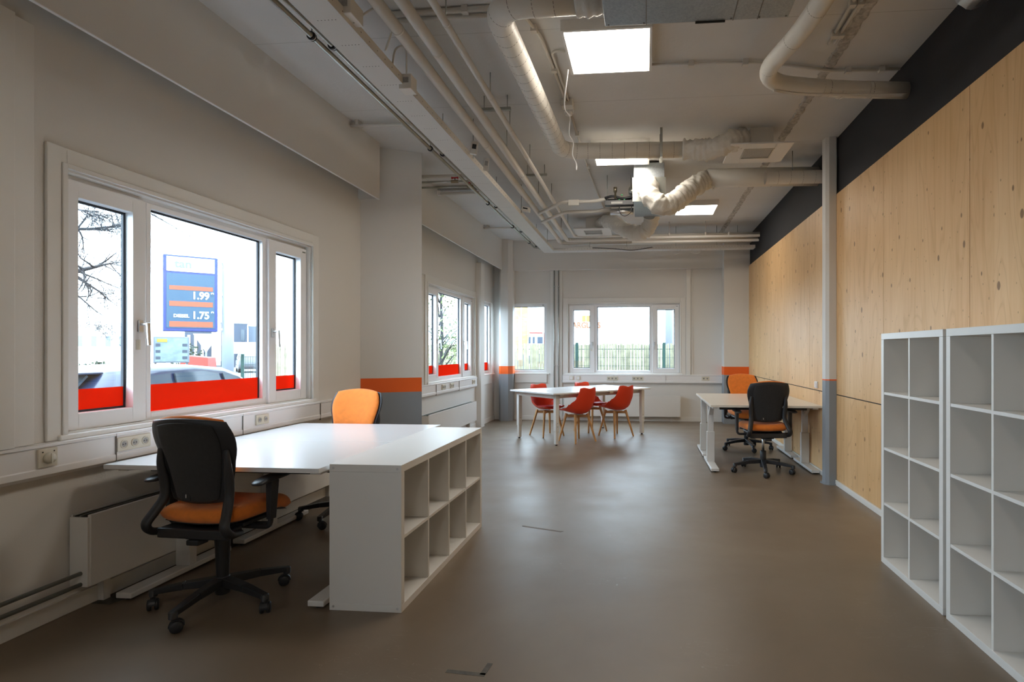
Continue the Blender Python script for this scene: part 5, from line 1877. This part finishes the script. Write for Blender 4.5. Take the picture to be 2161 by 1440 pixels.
px_pitch = 11.6 / FPX * yy
b = MB()
for k, x in enumerate((-0.95, -0.72, -0.2, 0.06, 0.32, 0.58)):
    if x in (0.32, 0.58):
        pass
lx = (at(1208, 742, yy).x + 1.0)
b.box(lx - 0.15, lx, -0.06, -0.002, 3.42, 3.79)
b.box(lx + 0.32, lx + 0.36, -0.06, -0.002, 3.42, 3.79)
b.box(lx + 0.55, lx + 0.78, -0.06, -0.002, 3.42, 3.79)
b.box(lx + 0.81, lx + 1.05, -0.06, -0.002, 3.42, 3.79)
b.build('orange_stripe_sign', M['brandorange'], r)
text_part('lettering', 'CARGLASS', 0.47, mat('deep_orange_letters', (0.20, 0.065, 0.015), 0.5), r, (at(1232, 742, yy).x + 1.0, -0.06, 2.90 - GZ), (PI / 2, 0, 0), bold=0.022, xscale=0.88)
# small far houses left of it
building(1082, 1112, 720, 45, 8, M['bgrey'], 'far_house', 'low grey house seen through the small far window')
building(1112, 1152, 704, 60, 8, M['bwhite'], 'far_house', 'white house with small dark windows through the small far window', [(0.08, 0.2, 0.70, 0.9), (0.3, 0.42, 0.70, 0.9), (0.55, 0.9, 0.70, 0.9), (0.1, 0.2, 0.1, 0.35), (0.55, 0.85, 0.1, 0.4)], M['bdark'], roof=M['roofred'])

# orange flag on a pole
p = at(1100, 742, 22)
r = empty('banner_flag', (p.x, p.y, GZ), 0.3, 'tall orange banner flag outside the small far window', 'flag')
MB().lathe([(0.03, 0), (0.02, 3.9)], n=8).build('pole', M['bwhite'], r)
fl = MB()
n = 14
ringL = []
for i in range(n + 1):
    t = i / n
    z = 1.35 + 2.35 * t
    wdt = 0.62 * math.sin(min(1, t * 1.15 + 0.18) * PI * 0.62) * (1 - 0.15 * t)
    ringL.append([Vector((-0.35 * (1 - t) * 0.2 + 0.0 - 0.25, 0.02 * math.sin(i), z)), Vector((-0.25 + wdt, 0.06 * math.sin(i * 0.7), z - 0.06)), Vector((-0.25 + wdt, 0.012 + 0.06 * math.sin(i * 0.7), z - 0.06)), Vector((-0.25, 0.012 + 0.02 * math.sin(i), z))])
fl.rings(ringL, True, False)
fl.build('cloth', M['flag'], r)
r2 = empty('banner_flag', (p.x + 0.75, p.y + 0.6, GZ), 0.3, 'small red-orange flag just right of the tall banner flag', 'flag')
MB().lathe([(0.025, 0), (0.02, 2.5)], n=8).build('pole', M['bwhite'], r2)
MB().prism([(0.0, 0.0), (0.30, 0.02), (0.30, 0.035), (0.0, 0.015)], 1.35, 2.35).build('cloth', M['signorange'], r2)


# chestnut slat fence with green posts behind the back wall, returning past window 2
def slat_fence(x0, x1, y, z1, label):
    r = empty('slat_fence', (x0, y, GZ), 0, label, 'fence')
    random.seed(31)
    b = MB()
    x = 0
    while x < x1 - x0:
        wdt = random.uniform(0.045, 0.075)
        h = z1 - GZ + random.uniform(-0.02, 0.02)
        l = random.uniform(-0.01, 0.01)
        b.add([(x, 0, 0), (x + wdt, 0, 0), (x + wdt, 0.02, 0), (x, 0.02, 0), (x + l, 0, h), (x + wdt + l, 0, h), (x + wdt + l, 0.02, h), (x + l, 0.02, h)], [(3, 2, 1, 0), (4, 5, 6, 7), (0, 1, 5, 4), (1, 2, 6, 5), (2, 3, 7, 6), (3, 0, 4, 7)])
        x += wdt + random.uniform(0.003, 0.016)
    b.build('slats', M['slat'], r)
    MB().box(0, x1 - x0, 0.022, 0.035, z1 - GZ - 0.14, z1 - GZ - 0.11).box(0, x1 - x0, 0.022, 0.035, 0.9, 0.93).build('wire_rail', M['greenpost'], r)
    return r


slat_fence(-9.5, 4.5, 14.0, 1.53, 'pale chestnut slat fence outside the far windows')


def mesh_fence(x0, x1, y, z1, posts, label, group='green wire mesh fences', rz=0.0, org=None):
    r = empty('mesh_fence', (x0, y, GZ), rz, label, 'fence', group)
    L = x1 - x0
    b = MB()
    h = z1 - GZ
    x = 0
    while x <= L:
        b.box(x, x + 0.006, 0, 0.006, 0.05, h)
        x += 0.055
    z = 0.1
    while z < h:
        b.box(0, L, -0.006, 0, z, z + 0.008)
        z += 0.2
    b.build('wire_mesh', M['greenpost'], r)
    for px_ in posts:
        MB().box(px_ - x0 - 0.035, px_ - x0 + 0.035, -0.05, -0.008, 0, h + 0.06).build('post', M['greenpost'], r)
    return r


xs_ = [at(1213, 742, 13.2).x, at(1402, 742, 13.2).x]
mesh_fence(xs_[0], 4.5, 13.55, 1.50, xs_, 'green wire mesh fence with two posts in front of the slat fence')
p = at(508, 742, 15)
r = mesh_fence(0, 6.0, 0, 1.22, [0.05, 2.55, 5.05], 'green wire mesh fence beside the price sign pole')
r.location = (p.x, p.y, GZ)
r.rotation_euler = (0, 0, math.radians(25))
q = at(527, 742, 14.8)
o = MB().box(-0.35, 0.35, -0.02, 0.02, 0.0, 0.30).build('fence_notice', M['signwhite'])
o.location = (q.x, q.y, CAM_H - 0.06)
o.rotation_euler = (0, 0, math.radians(25))
tag(o, 'blank white notice board fixed on the green mesh fence', 'sign')

# pale wall seen through window 2 and hedge pieces
o = MB().box(-12.2, -8.1, 20.6, 20.8, GZ, 4.4).build('pale_annex', M['bwhite'], loc=(-10, 20.7, GZ))
tag(o, 'plain white annex wall behind the leafy tree past the second window', 'building')
# parked car behind the fence near window 2
car('parked_car', 'pale car behind the slat fence past the second window', None, 4.2, 1.75, 1.45, M['carsilver'], hatch, hg, math.radians(-88), (-6.6, 17.2, GZ))


def shrub(loc, rx, rz_, n, seed, label, m=None, name='shrub', leafsize=0.05):
    random.seed(seed)
    b = MB()
    for i in range(n):
        a, u = random.uniform(0, 2 * PI), random.random() ** 0.4
        ph = random.uniform(-0.5, 1) * PI / 2
        q = Vector((math.cos(a) * math.cos(ph) * rx * u, math.sin(a) * math.cos(ph) * rx * u, rz_ * 0.5 + math.sin(ph) * rz_ * 0.5 * u))
        if q.z < 0.02:
            q.z = 0.02
        d1 = Vector((random.uniform(-1, 1), random.uniform(-1, 1), random.uniform(-1, 1))).normalized() * leafsize
        d2 = Vector((random.uniform(-1, 1), random.uniform(-1, 1), random.uniform(-1, 1))).normalized() * leafsize
        b.add([q, q + d1, q + d1 + d2, q + d2], [(0, 1, 2, 3)])
    o = b.build(name, m or M['hedge'], merge=False)
    o.location = loc
    return tag(o, label, 'shrub', 'shrubs outside')


for k, (px_, d, rr, h, lab) in enumerate([(205, 30, 1.2, 1.1, 'low dark shrub beyond the white van'), (238, 26, 0.9, 0.9, 'low dark hedge behind the dark car tail'), (400, 30, 0.9, 2.0, 'bare brown shrub left of the yield sign')]):
    q = at(px_, 742, d)
    shrub((q.x, q.y, GZ), rr, h, 500, 40 + k, lab, leafsize=0.09)


# bare branches (deciduous tree just outside, its trunk left of the frame)
def bare_tree(base, height, seed, label, targets):
    random.seed(seed)
    r = empty('bare_tree', base, 0, label, 'tree', 'trees outside')
    tb = MB()
    top = Vector((0, 0, height))
    tb.tube([(0, 0, 0), (0.05, 0, height * 0.4), (0, 0.05, height)], [0.20, 0.16, 0.10], 12)
    tb.build('trunk', M['bark'], r)
    bb_ = MB()

    def grow(p, d, L, rad, depth):
        n = 6
        pts = [p.copy()]
        rads = [rad]
        q = p.copy()
        dd = d.copy()
        for i in range(n):
            dd = (dd + Vector((random.uniform(-1, 1), random.uniform(-1, 1), random.uniform(-0.8, 0.7))) * 0.22).normalized()
            q = q + dd * (L / n)
            pts.append(q.copy())
            rads.append(rad * (1 - 0.75 * (i + 1) / n))
            if depth > 0 and i > 0:
                for _ in range(2 if depth > 2 else (1 if depth == 1 and i % 2 else 2)):
                    side = Vector((random.uniform(-1, 1), random.uniform(-1, 1), random.uniform(-1, 0.7)))
                    nd = (dd * 0.8 + side.normalized() * 0.9).normalized()
                    grow(q, nd, L * random.uniform(0.35, 0.55), max(0.0025, rads[-1] * 0.6), depth - 1)
        bb_.tube(pts, rads, 5, cap=False)
    for (a, bt, rad, depth) in targets:
        a, bt = Vector(a) - Vector(base), Vector(bt) - Vector(base)
        start = Vector((0, 0, min(height, max(1.0, a.z - 0.3))))
        bb_.tube(catmull([start, a * 0.5 + start * 0.5 + Vector((0, 0, 0.1)), a], 5), [rad * 1.6 - rad * 0.6 * i / 10 for i in range(11)], 6, cap=False)
        grow(a, (bt - a).normalized(), (bt - a).length, rad, depth)
    bb_.build('branches', M['bark'], r, merge=False)
    return r


DT = 8.5


def T2(x, y, d):
    return at(x, y, d)


bare_tree((at(20, 742, DT + 0.6).x, at(20, 742, DT + 0.6).y, GZ), 5.0, 77, 'bare winter tree left of the nearest window, branches across its panes',
          [(at(105, 590, DT), at(262, 528, DT), 0.055, 3), (at(110, 492, DT), at(262, 455, DT + 0.4), 0.034, 3), (at(110, 425, DT), at(240, 465, DT), 0.022, 3),
           (at(120, 585, DT), at(235, 650, DT), 0.018, 3), (at(130, 560, DT), at(245, 585, DT), 0.02, 2), (at(150, 380, DT + 0.5), at(350, 480, DT + 0.6), 0.022, 3),
           (at(280, 420, DT + 0.6), at(350, 530, DT + 0.7), 0.014, 2)])


def leafy_tree(base, seed, label, h=4.5, rad=1.5, n=2600):
    random.seed(seed)
    r = empty('leafy_tree', base, 0, label, 'tree', 'trees outside')
    MB().tube([(0, 0, 0), (0.05, 0.02, h * 0.45), (0, 0, h * 0.9)], [0.045, 0.035, 0.015], 10).build('trunk', M['bark'], r)
    br = MB()
    tips = []
    for i in range(26):
        z = random.uniform(0.9, h * 0.9)
        a = random.uniform(0, 2 * PI)
        L = rad * random.uniform(0.5, 1.0)
        e = Vector((math.cos(a) * L, math.sin(a) * L, z + random.uniform(0.0, 0.6)))
        br.tube([(0, 0, z - 0.2), e * 0.5 + Vector((0, 0, z * 0.5)), e], [0.02, 0.012, 0.004], 5, cap=False)
        tips += [e, e * 0.6 + Vector((0, 0, z * 0.4))]
    br.build('branches', M['bark'], r)
    lf = MB()
    for i in range(n):
        t = random.choice(tips)
        q = t + Vector((random.gauss(0, 0.24), random.gauss(0, 0.24), random.gauss(0, 0.22)))
        s = random.uniform(0.025, 0.05)
        d1 = Vector((random.uniform(-1, 1), random.uniform(-1, 1), random.uniform(-1, 1))).normalized() * s
        d2 = Vector((random.uniform(-1, 1), random.uniform(-1, 1), random.uniform(-1, 1))).normalized() * s
        lf.add([q, q + d1, q + d1 + d2, q + d2], [(0, 1, 2, 3)])
    lf.build('leaves', M['leaf'], r, merge=False)
    return r


q = at(927, 742, 12.4)
leafy_tree((q.x, q.y, GZ), 5, 'leafy yellow-green tree outside the second window', 4.6, 0.9, 3600)
